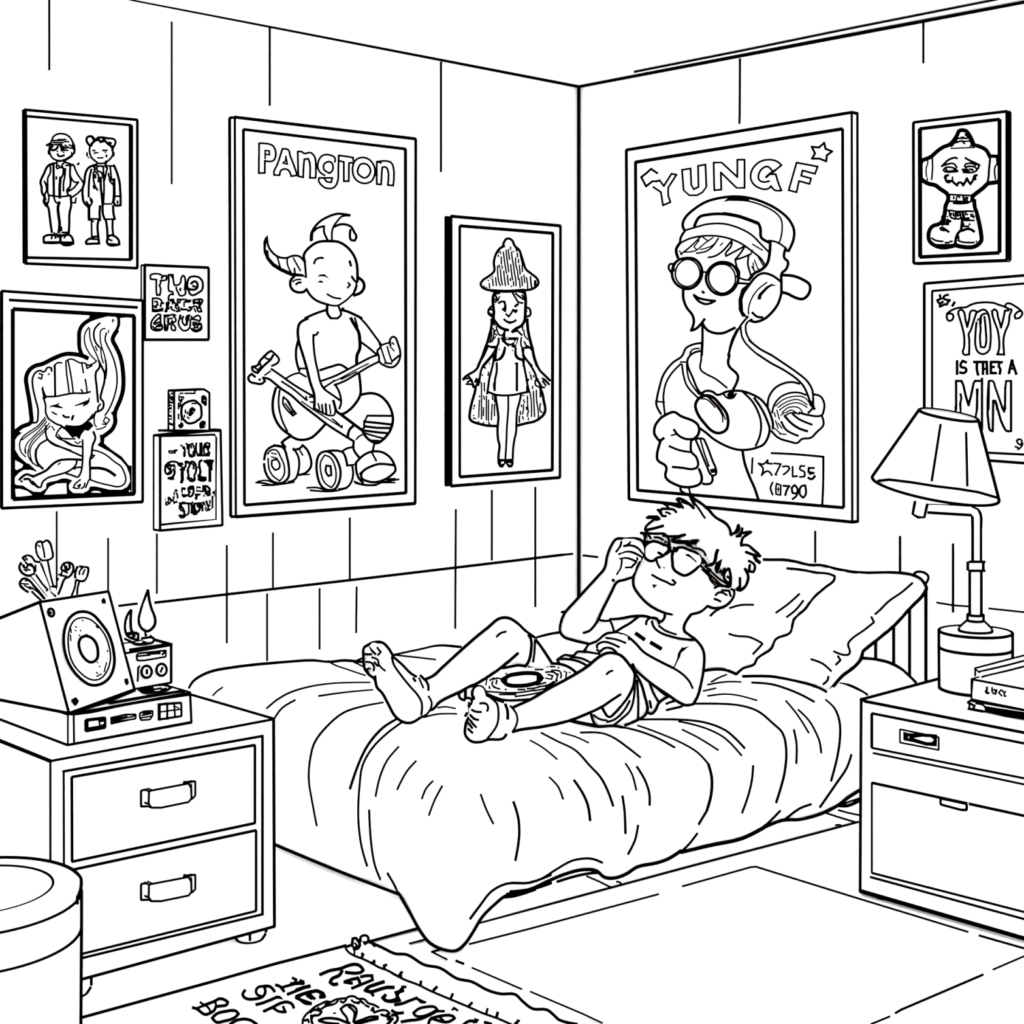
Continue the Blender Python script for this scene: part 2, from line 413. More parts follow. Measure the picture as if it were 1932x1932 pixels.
ART_MERMAID = [(0,530,322, """
7.5 165,1715 250,1650 350,1600 350,1500 330,1340 305,1200 295,1100 325,1020 390,965 480,940 600,880 740,828 850,830 940,850 985,872;
7 925,835 900,760 896,660 900,570 935,500 1000,450 1100,410 1220,378;
f1 900,370 1530,370 1530,418 1420,415 1330,425 1300,400 1220,385 1160,400 1050,430 1000,410 1020,395;
5 1340,410 1345,490 1320,560;7.5 1320,570 1275,660 1310,740 1360,850 1390,1000 1393,1230 1360,1350 1320,1440 1300,1500 1305,1600 1270,1680 1200,1740 1155,1770;
f1 1250,1490 1330,1450 1325,1540 1290,1540;f1 1130,1740 1190,1740 1178,1840 1200,1870 1100,1860 1135,1820;
2 1005,525 965,590 955,650 970,740 1020,830 1095,910;2 1015,540 1020,650 1050,740 1100,850 1120,905;3 1130,480 1075,540 1062,620 1085,700 1125,750;2 1190,540 1150,550 1135,650 1150,740 1185,850 1200,950 1195,1040;2.5 1205,590 1190,660 1210,720 1260,820 1300,930 1325,1080 1320,1200 1280,1350 1230,1460 1190,1520;
2 1080,740 1100,790;2 1140,760 1150,860 1170,930;1.5 1275,435 1275,470;1.5 1280,440 1290,450;1.5 1228,555 1228,590;
3.5 1120,905 1130,950 1120,990 1088,1030 1095,1200 1110,1370;3.5 1130,930 1165,1000 1185,1050 1180,1150 1150,1260 1140,1330 1170,1370 1165,1440 1130,1470 1080,1490 1065,1530 1000,1575;3 1195,900 1205,1000 1195,1100;
3 1135,1395 1110,1430 1108,1460;
2.5 610,965 655,925 700,930;3.5 620,965 625,1300;2.5 745,910 755,1050 775,1200 785,1280;2.5 745,910 790,885 830,890 900,925 960,930 1000,955 1080,920;2.5 770,900 800,1050 822,1200 830,1270;2.5 925,930 945,1040;2.5 975,945 985,990 1040,960;2.5 965,1115 980,1200 985,1250;
3 530,1310 650,1305 720,1290 830,1272 970,1270 1020,1255;2.5 920,1230 935,1260;
3 585,1020 580,985 540,980 500,1030 450,1015 400,1040 370,1100 372,1200 400,1330 430,1450 430,1530 415,1600 370,1605;2.5 445,1050 480,1060 470,1110 435,1095;2 545,1060 560,1050;
f1 485,1180 500,1240 530,1310 520,1340 490,1330 468,1220;3 490,1320 515,1400 520,1500 550,1560;
f1 555,1440 575,1410 640,1395 675,1375 670,1400 655,1405 710,1430 710,1445 640,1435 590,1425;f1 840,1410 960,1360 1000,1345 1000,1320 1018,1320 1015,1370 990,1400 940,1425 930,1420 950,1395 850,1420;
2.5 590,1485 640,1512;3.5 715,1522 735,1540 780,1542;f1 825,1510 845,1525 825,1580 800,1582 808,1540;
3 550,1560 640,1620 700,1640;3.5 750,1640 830,1650 920,1640 1000,1580;2 1000,1575 1050,1510 1065,1540 1070,1620 1090,1650;
f1 690,1640 760,1650 830,1650 920,1630 1020,1590 1060,1640 1000,1700 960,1690 920,1740 900,1800 860,1760 820,1780 740,1690 690,1660;
c2 1170,1590 1195,1540 1240,1570 1210,1620;2 1160,1620 1200,1625;2 1090,1680 1150,1670 1200,1645;3 1055,1710 1080,1790 1050,1850 1045,1920;
2 510,1545 430,1640 300,1730 240,1790 222,1850 230,1920;1.7 520,1565 440,1660 330,1740 250,1800;1.7 530,1590 450,1690 370,1770 300,1850 280,1920;1.7 560,1610 480,1700 400,1770 340,1850 320,1920;1.7 570,1640 500,1710 420,1790 360,1860 340,1920;
3 520,1640 520,1740 545,1800 600,1850 700,1885 800,1920;3 530,1800 450,1850 410,1920;2 590,1650 615,1690;
2.5 690,1660 635,1750 660,1780 750,1820 830,1860 930,1875;2 660,1740 700,1780 850,1785;2.5 935,1800 938,1920;2 850,1820 880,1840 910,1820;
"""),(0,720,322, """
f1 165,555 210,560 250,580 200,620 172,660 172,770 220,850 300,920 330,930 420,1015 410,1022 350,1000 270,1000 220,1030 180,1070 158,1110 160,1150 190,1170 260,1175 320,1215 380,1245 460,1248 520,1210 525,1150 560,1135 640,1120 700,1095 760,1095 825,1120 800,1140 780,1170 785,1220 830,1260 940,1262 1000,1230 1020,1185 1080,1185 1240,1222 1380,1222 1440,1190 1472,1130 1465,1050 1430,960 1370,890 1250,800 1100,720 1140,690 1180,700 1250,760 1380,850 1460,950 1490,950 1490,1290 160,1330 130,1330;
w1 172,890 262,940 250,970 190,1000 172,990;w1 172,1215 230,1215 310,1240 365,1285 240,1300 180,1302;w1 500,1280 560,1190 640,1155 750,1150 755,1270;w1 1030,1255 1060,1238 1120,1240 1145,1258;w1 1460,1230 1480,1230 1470,1250 1460,1250;
2 230,770 240,800 290,850;2.5 285,770 290,810;2 320,780 320,840 360,910 430,960;2 340,780 350,870 375,930;4 410,770 405,850 430,930 485,985;
3 530,650 600,700 700,745 830,800 940,850;4 920,885 700,885 640,905 580,950 530,1000 420,1055 380,1070 300,1050 260,1070 220,1110;2 660,940 680,920;3 870,890 860,940 800,1000 740,1030 640,1060 540,1090 480,1140 460,1195 430,1195;
4 275,1105 330,1105 360,1150 400,1170 430,1195;3 370,1130 400,1160;3 240,1130 250,1128;2 360,1075 380,1085;
3 750,1040 830,1065 880,1080 910,1040 930,960 935,680;3 840,990 860,975 930,970;
3.5 1060,570 1080,640 1050,720 1035,830 1020,880 1020,1000 1020,1110;2.5 1045,775 1100,785 1200,830 1300,910 1370,960 1410,1040 1425,1110 1400,1165 1340,1190 1250,1175 1120,1145 1020,1110;
5 1030,980 1130,980 1220,1005 1300,1060;2.5 1035,830 1070,835 1040,870;
2.5 1005,1115 970,1200;2.5 910,1110 850,1160 830,1200 870,1210;2.5 880,1180 910,1165 890,1210;2.5 960,1150 950,1190 920,1210;
2 630,615 690,650 800,720 930,740;2 690,640 850,650;
""")]
ART_TWO = (260,480,200, """
c3 230,380 240,368 420,368 440,385 520,388 520,460 490,475 415,475 412,540 395,560 415,610 412,700 398,745 375,735 350,745 340,700 340,460 235,450;2.5 440,440 430,420 470,405;
3 560,370 640,370 650,480 665,560 740,555 780,510 790,430 820,385 850,400 850,640;3 560,380 565,500 558,600 575,670 630,680 645,730 585,735 560,780 560,820;3 600,380 640,430;3 700,600 705,640 740,700 760,745 840,745 870,710 870,670;2.5 760,640 780,620 780,660;3 865,580 895,580 890,640;
c3.5 930,440 960,410 1030,400 1100,410 1150,450 1180,500 1180,620 1160,660 1100,700 1040,735 990,745 945,710 925,640 905,600 910,490;4 975,530 1030,490 1075,510 1090,560 1075,620 1040,640 970,640 930,625;3 1060,590 1010,585 1010,565;
3 270,800 380,805 430,840 440,880 470,890 425,895 415,950;3 270,800 270,1035 320,1040 450,1020 450,985 410,1000 310,1015 285,1000;3 315,860 350,860 365,920 300,950 340,970;
3 560,830 650,820 660,870 690,900 690,970 715,990;3 560,870 530,880 530,960 500,1040 525,1040 530,990 565,990 550,960 570,880;3 600,850 640,850 635,900;3 595,960 615,960 620,1000 670,1025;
3 725,935 725,820 840,822;3 780,830 760,880;3 745,960 745,1020 705,1040 765,1030;3 795,980 795,1010;
f1 830,860 900,820 985,820 970,870 940,885 860,885 858,970 825,950;3 870,820 930,850;3.5 830,1005 890,1005 930,1030 975,1000 960,965 935,965;
3 1010,830 1080,820;3 1030,850 1050,880 1020,900 1010,860;3 1050,880 1110,895 1080,870;3.5 1105,820 1165,820 1180,840 1160,890 1140,920 1120,850;3 990,965 1020,945 1070,950 1090,1020 1110,1045 1165,1040 1150,1000 1120,930 1110,980;2.5 1030,990 1055,1045;
3 415,1100 380,1090 330,1120 270,1190 250,1230 250,1350 290,1380 400,1385 440,1360 450,1330 430,1275 360,1290 350,1310 410,1310;3 415,1100 415,1240 370,1240 310,1275;3 400,1150 340,1200 290,1260;2.5 270,1310 310,1350 330,1330;3 300,1365 430,1365;
3 485,1110 590,1105 630,1095 690,1110;3 485,1110 490,1380 530,1385 545,1350 545,1280 600,1270;3.5 510,1130 560,1120;3 500,1280 520,1370;3 540,1170 555,1170 560,1245 540,1220;3 590,1168 625,1168;3 650,1130 690,1170 690,1220 650,1240;3 630,1210 610,1240 640,1270 690,1340 680,1385 630,1380 610,1350 615,1300;
3 770,1110 760,1180 745,1210 745,1280 770,1330 820,1385 890,1385 940,1340 960,1270 960,1200 980,1170 980,1130;3 780,1110 780,1170;3 830,1130 812,1180 820,1250 860,1295 885,1280 890,1130 945,1110;4 925,1110 920,1180 895,1230 892,1280;
3 1050,1130 1095,1110 1140,1145 1140,1190 1120,1220 1090,1200 1010,1185 1015,1160 1050,1130;3 1010,1240 1060,1240 1060,1260 1150,1260 1165,1350 1100,1400 1040,1405 990,1375 975,1350;3 1010,1240 1010,1280 1130,1280;3 1030,1310 1040,1330 1090,1330 1090,1310;3 1010,1355 1050,1380 1100,1375 1150,1330;
""")
ART_NOTE = [(270,720,160, """
f1 570,1560 700,1560 710,1540 795,1540 790,1580 750,1600 745,1645 610,1650 572,1620;w1 640,1590 650,1590 650,1600 640,1600;w1 615,1612 628,1612 625,1625;w1 685,1610 700,1612 692,1625;
f1 845,1425 880,1430 910,1465 950,1470 975,1540 975,1690 945,1735 910,1710 912,1610 930,1560 890,1525 880,1470 845,1485;
3 985,1410 1000,1435 1070,1435 1130,1410;3 1010,1440 1010,1530;3 1055,1450 1055,1690 1080,1710 1130,1710 1170,1690 1170,1610 1145,1600 1145,1680;3 1065,1660 1100,1680;2.5 1145,1445 1150,1490;2.5 1170,1520 1170,1580;2.5 1100,1465 1100,1510;2.5 1035,1565 1035,1600;
3 1215,1405 1215,1610 1240,1640 1240,1685 1360,1685 1330,1660 1270,1665;5 1315,1410 1315,1550;3 1335,1410 1335,1680;3 1300,1590 1300,1650;2.5 1190,1470 1200,1500;
3 1510,1410 1450,1395 1400,1430 1400,1685 1500,1685 1480,1660;4 1420,1440 1420,1500;3 1515,1410 1510,1500 1490,1520 1490,1600 1515,1620 1510,1640 1440,1640;4 1475,1470 1475,1540;
"""),(270,850,160, """
3.5 720,370 700,330 650,350 570,340 560,370 590,420;3.5 510,350 560,290 640,255 720,255 790,280 810,330 840,350;3.5 510,350 510,500 550,540 620,520 650,480 620,450;3 590,290 590,320 660,340;3 600,420 625,400 620,470 570,520;3 545,370 580,410;4 690,430 715,460 710,540 680,590 640,620 580,630 650,650 690,640;2 735,410 740,412;
3 820,290 860,290 850,340 890,380 890,450;3 890,290 900,320;3 850,430 880,460;5.5 895,450 890,560 895,660 875,720;3 960,250 1020,250 1045,275 970,280 965,370 940,380 940,440;
3.5 1050,290 1110,250 1160,265 1195,320 1195,520 1170,560 1170,680 1110,700 1060,680 1035,560 1030,400 1060,350 1060,290;3 1090,290 1130,310;3 1150,330 1150,415;3.5 1015,450 1015,480;3.5 1020,610 1020,640 1060,640;3 1100,630 1110,660 1150,660;
4 1330,225 1290,250 1290,560 1265,570 1310,595;3 1210,385 1225,390;3 1265,380 1275,390;3.5 1265,610 1300,640 1265,660 1310,685 1400,685 1430,660 1310,655;3 1320,610 1430,612;3 1395,620 1400,650;
3.5 1390,245 1480,225 1590,230 1580,260 1480,255 1510,290 1500,330 1480,340;3 1400,250 1500,320;4 1560,260 1555,430 1530,380;5 1522,380 1522,690;
f1 500,1090 560,1060 600,1040 640,1090 690,1120 660,1060 700,1040 685,970 740,860 795,910 790,940 725,940 720,1100 700,1150 760,1150 770,1110 795,1190 720,1210 690,1240 680,1160 630,1180 630,1240 600,1220 560,1260 520,1260 500,1240;w1 520,1090 555,1080 560,1150 520,1170;w1 590,1130 610,1140 608,1170 592,1168;w1 545,1200 560,1210 555,1220 545,1215;3 755,970 780,1000 785,1080;
f1 865,835 950,835 975,860 970,920 950,900 905,900 905,990 1000,995 1000,1055 920,1080 870,1030 885,970 865,960;3.5 1030,860 1080,820 1140,820 1150,900 1145,960 1120,1020 1070,1050 1020,1020 1050,980 1065,940 1040,930 1035,880 1110,870;
f1 1208,815 1315,815 1315,880 1290,860 1230,860 1230,900 1320,905 1370,925 1365,960 1290,945 1190,940 1210,910;3 1190,1000 1295,1000 1240,1020 1225,1060 1190,1090;4 1220,1010 1210,1100;
4 1375,920 1375,815 1450,815 1520,890 1515,920;4 1400,850 1430,900 1430,980 1460,980;4 1490,930 1515,960 1510,1010 1470,1020;f1 1370,990 1410,1020 1405,1060 1368,1055;f1 1570,945 1640,900 1640,1060 1625,1050 1610,990 1575,990;
3.5 1060,1205 840,1200 840,1250 830,1300 880,1370 920,1370 920,1330 880,1290;4 860,1210 850,1300;3 870,1200 870,1290;3 900,1180 950,1185;3.5 940,1380 940,1450 970,1470 940,1510 860,1525 830,1480 880,1480;3 880,1490 930,1490;3 1035,1220 1035,1430 1010,1465;
3 1095,1210 1130,1180;4 1105,1240 1115,1300 1105,1420;3.5 1190,1210 1310,1200 1310,1300;4 1170,1220 1170,1330 1200,1370 1215,1440 1160,1450 1145,1380;4 1290,1220 1290,1290 1280,1360 1255,1395;3 1240,1230 1240,1280;3.5 1350,1250 1352,1370;
f1 1340,1170 1380,1150 1410,1180 1430,1270 1450,1290 1460,1330 1530,1330 1570,1290 1590,1300 1530,1370 1440,1395 1415,1370 1390,1320 1420,1310 1400,1250 1340,1220;w1 1430,1340 1445,1335 1445,1350 1435,1350;3 1580,1040 1580,1300;3.5 1440,1155 1470,1240;f1 1500,1110 1545,1140 1545,1215 1502,1210;3 1510,1245 1520,1250;3 1485,1270 1490,1330;
""")]
ART_SPEAKER_FRONT = (270,720,160, """
c4 900,540 950,495 1050,450 1180,435 1260,500 1315,550 1325,620 1325,800 1290,850 1230,890 1170,930 1030,950 950,890 890,820 875,760 875,640;
f1 1050,625 1110,570 1160,590 1205,640 1175,700 1110,775 1060,800 1030,770;w1 1140,672 1155,672 1155,690 1140,690;2.5 965,650 965,710;2.5 1012,695 1012,735;2.5 942,765 942,805;2.5 1010,810 1045,840;2.5 1115,498 1200,498;
f1 1320,340 1350,305 1410,310 1455,360 1455,550 1410,560 1370,520 1320,480;w1 1392,420 1408,420 1408,440 1392,440;f1 1275,950 1340,880 1430,900 1430,1000 1400,1060 1300,1075 1278,1030;w1 1392,990 1408,990 1408,1010;
f1 800,970 840,965 845,920 905,930 930,1000 900,1050 850,1075 800,1030;f1 800,285 840,290 820,325 930,330 945,370 900,440 880,480 850,480 820,450 800,430;w1 840,370 860,360 865,390 845,410;w1 895,370 905,370 905,400;2.5 808,490 808,620;2.5 808,740 808,850;2.5 850,490 850,550 830,570;2.5 845,268 905,268;2.5 955,268 1110,268;2.5 1140,268 1180,268 1180,220;2 870,850 875,890;
""")
ART_SPEAKER_SIDE = (270,720,160, """
f1 530,260 590,270 655,315 600,325 535,325;3 650,265 660,275;3 545,405 590,405;4 570,360 650,360 650,410;3 545,480 680,475;3 580,455 600,455;f1 520,515 590,515 650,520 655,640 610,640 590,670 655,680 650,710 580,690 545,650 550,620 575,600 545,590;w1 568,580 590,580 590,600 575,605;w1 610,560 635,560 635,580 612,580;f1 545,745 610,745 655,770 655,890 630,870 570,870 545,820;w1 590,810 640,810 640,830 590,830;4 545,905 580,945 655,975;3 690,335 700,340;3 690,430 700,435;
""")
ART_PANGTON = [(420,200,400, """
c3 333,340 405,343 455,360 480,400 483,460 465,495 440,505 385,500 385,610 330,612;l2.5 388,480 388,405 425,408 428,445 395,440;
c3 545,390 600,400 615,450 650,540 680,632 625,640 600,585 555,575 530,590 520,630 470,630 468,600 500,530;cl2.5 577,458 575,500 550,520 590,530;
c3 685,415 725,418 740,432 800,425 835,455 848,500 848,655 795,655 795,520 780,480 745,485 738,560 735,650 690,640;
3 1022,510 1025,475 960,443 905,455 875,500 868,560 890,605 930,632;c3 955,510 925,530 925,580 975,612 1000,590 1005,540 985,510;3 880,655 1000,655 990,695 950,690 930,665;3 880,655 875,680 925,740 970,752 1010,745 1045,700 1055,570 1058,450;
3 1058,450 1130,460 1190,470 1190,495;3 1065,500 1105,510 1105,685 1150,685 1152,520 1190,515;
c3 1195,520 1230,480 1290,470 1345,495 1385,560 1385,630 1355,685 1300,705 1240,690 1200,650 1185,590;c3 1235,570 1260,530 1310,530 1345,570 1345,610 1300,655 1260,640 1232,610;
c3 1405,508 1525,508 1555,550 1555,725 1505,720 1505,580 1480,555 1455,560 1450,620 1445,715 1405,712;2.5 1415,510 1445,520;3 1390,580 1400,630;
4 1158,995 1100,985 1040,983 960,1010 890,1050 835,1110 808,1165 805,1225;3 1158,1000 1090,1005 1045,1050 1010,1100 997,1150 997,1225;3.5 815,1160 860,1115 925,1095 925,1150 960,1225;f1 800,1150 830,1110 825,1230 795,1220;
4 1020,1100 1060,1082 1110,1078 1170,1100 1200,1150 1220,1190 1205,1225 1170,1220 1160,1180 1165,1130;
4.5 750,1420 740,1360 790,1290 870,1240 980,1232 1060,1240 1140,1290 1200,1370 1225,1450 1228,1600;3.5 745,1400 755,1480 760,1560;
f1 418,1168 385,1200 370,1240 372,1330 400,1400 450,1460 530,1510 620,1550 760,1560 730,1530 640,1520 540,1475 470,1430 420,1370 395,1300 400,1230;3.5 405,1200 415,1270 450,1330 510,1375 580,1385 640,1365 700,1370 740,1410;2.5 410,1320 415,1370;2.5 500,1380 525,1470;2.5 590,1385 590,1440 620,1510;2.5 645,1385 680,1450 710,1500;3 655,1480 660,1530;
4.5 650,1555 620,1590 622,1650 660,1690 735,1695 765,1670;2.5 640,1600 665,1585 712,1580;3.5 670,1625 690,1610 712,1608;
4 765,1670 800,1725 860,1775 960,1810;3 960,1810 1040,1820 1100,1790 1160,1740 1215,1670 1220,1615;3.5 835,1435 845,1405 880,1385 915,1385;f1 860,1560 885,1535 930,1532 980,1580 930,1555 890,1552;f1 860,1608 890,1588 920,1600 915,1612;4 1158,1415 1170,1455;f1 1165,1545 1185,1545 1220,1600 1215,1620 1175,1575;3 1145,1610 1162,1630 1140,1655;3 955,1715 1010,1745 1075,1755;
5 1240,1565 1280,1600 1290,1650 1260,1700 1200,1725;4 1220,1640 1190,1720;
4.5 955,1815 955,1890 985,1932;3.5 1055,1820 1070,1860 1080,1900 1050,1932;2.5 1090,1843 1105,1843;
4 940,1860 850,1890 755,1932;4.5 1085,1860 1130,1870 1200,1900 1265,1932;
"""),(420,600,400, """
4.5 775,5 710,40 690,80 692,200 730,330 765,450 800,590 835,700 835,820;4 690,200 670,290 675,400 700,480;3.5 995,3 1050,3;
3.5 870,130 850,155 828,155 828,220 845,380 870,490 890,580 920,640 1000,700 1070,750;5.5 1170,5 1200,60 1240,130 1250,200 1250,280 1225,340 1222,410;3 1205,0 1230,80;
3.5 1260,5 1310,60 1370,140 1440,235;3.5 1255,215 1330,270 1395,325;
4 890,475 1000,440 1070,425 1135,462;3.5 895,575 1020,530 1130,475 1250,410 1370,350 1420,335;3.5 1020,610 1100,580 1230,505 1330,445 1430,395;2 990,590 1100,535 1200,480 1330,415;2 1080,560 1220,490;3 890,580 900,610 930,640;3 930,630 1020,570;
3.5 1430,235 1440,260 1410,300 1425,350 1430,400 1470,430 1540,450 1580,430 1615,370 1618,300 1600,240 1575,180 1555,170 1525,200 1530,250;3 1445,250 1480,235 1520,225;2.5 1445,275 1465,340 1490,410;2.5 1500,260 1520,330 1545,400;2 1530,265 1565,300;3.5 1550,390 1605,345;3 1480,410 1540,415;2.5 1545,225 1560,240;
3.5 445,300 480,330 515,380 500,410 450,435;4 445,300 415,315 380,350 345,385 320,430 270,445 275,480 320,500 370,440 440,375 460,340;3 375,345 400,370 430,375;3 330,400 350,435 320,480;3 290,450 320,470;
4 295,535 265,510 235,540 250,580 300,595 355,600 385,575 370,545 420,555 480,600 530,640;f1 325,550 350,550 350,575 325,570;2.5 435,485 385,520;
3.5 445,465 540,530 600,575 700,640 830,715;3 540,580 640,645 760,745;4 500,625 620,700 720,790 850,890 960,975 1060,1040 1190,1120;2 720,760 850,850 960,920 1090,1000;3 580,550 640,515 700,500;3 700,460 750,460;3 700,500 760,535;
2.5 790,720 835,720;2.5 800,765 830,768;2.5 760,715 770,750;
4.5 485,640 460,740 460,850 490,940 540,1010 620,1070;3 520,660 510,760 520,850 550,950 590,1030;
c3 555,720 600,760 630,820 670,870 640,890 590,840 550,780;2.5 570,780 640,870;2 590,760 650,860;
4.5 620,1075 680,1105 740,1110 810,1090 870,1040 930,975;3.5 1035,620 1065,680 1080,770 1065,825;4.5 1245,515 1255,600 1255,700 1210,780 1140,850 1080,875 1040,850 1020,790 1010,755;
2.5 870,780 885,830;3 905,790 915,870;3.5 940,785 945,870;2.5 975,790 985,870;3 1020,790 1020,880 990,890 920,870 870,840;3 835,820 880,850;2.5 1000,920 1050,960 1085,1000 1090,980;
5 1080,880 1200,970 1280,1030;
4.5 1260,700 1350,685 1430,705 1500,770 1540,850 1552,930 1530,1020 1470,1100 1410,1140 1350,1120 1290,1060 1275,1010;
3.5 1290,940 1290,1000;3 1320,890 1295,940;3.5 1320,890 1545,892;4 1300,945 1400,955 1535,970;4 1290,985 1400,1000 1530,1002;4 1290,1025 1400,1040 1510,1050;3 1300,1050 1380,1075 1480,1100;3 1360,1115 1440,1120;
4.5 1195,980 1155,1020 1140,1090;2.5 1270,1065 1235,1085 1220,1105;4 1195,1125 1195,1200 1250,1275;3.5 1385,1140 1370,1200;
4.5 605,1085 560,1115 540,1135 565,1170;c4 470,1160 540,1170 570,1180;4 380,1290 400,1210 470,1165 550,1180 590,1280 605,1370 600,1450 550,1500 500,1505 430,1470 390,1400 378,1330;2.5 410,1240 440,1205 490,1205 530,1270 560,1340 560,1430 520,1485 460,1440 425,1380 415,1280;c3 450,1300 490,1290 520,1330 515,1370 480,1385 450,1350;2 445,1230 490,1240;2 445,1265 500,1280;
3.5 645,1190 680,1240 698,1310 690,1400 660,1470 600,1495;4 645,1200 700,1190 730,1160 770,1200 800,1270 808,1340 790,1380 740,1420 690,1430;2.5 700,1200 730,1250;2.5 690,1430 790,1425;
3 305,1500 380,1505 440,1520 560,1510 650,1495;2.5 320,1490 400,1480 500,1520;2.5 360,1525 470,1525;
c4 860,1300 885,1240 940,1215 1000,1240 1050,1310 1075,1400 1060,1500 1020,1560 950,1565 900,1530 865,1440;c2.5 895,1310 930,1250 980,1270 1020,1340 1035,1430 1020,1510 990,1545 930,1500 895,1400;c3.5 945,1345 985,1350 992,1430 965,1440 940,1400;
4 940,1215 1090,1220 1120,1270 1135,1340;3.5 1090,1215 1130,1190 1190,1175;3.5 1135,1345 1180,1340 1190,1420 1170,1500 1130,1545 1060,1560;3 770,1548 860,1545 940,1570;3 800,1570 1000,1580 1130,1550;2.5 1190,1340 1220,1325;
4 1215,1320 1250,1280 1310,1235 1380,1215 1460,1225 1530,1275 1570,1350 1575,1390 1540,1430 1480,1470 1400,1495 1330,1490 1270,1460 1265,1420 1300,1380 1360,1350 1430,1330 1550,1340;4 1215,1320 1220,1400 1245,1465 1280,1500;3 1250,1420 1300,1375;3 1360,1225 1400,1300;
3 1200,1490 1270,1515 1390,1520 1450,1500 1605,1470;2.5 1210,1505 1300,1525 1400,1525;2.5 1440,1500 1570,1500;3 1500,1470 1570,1465;
""")]
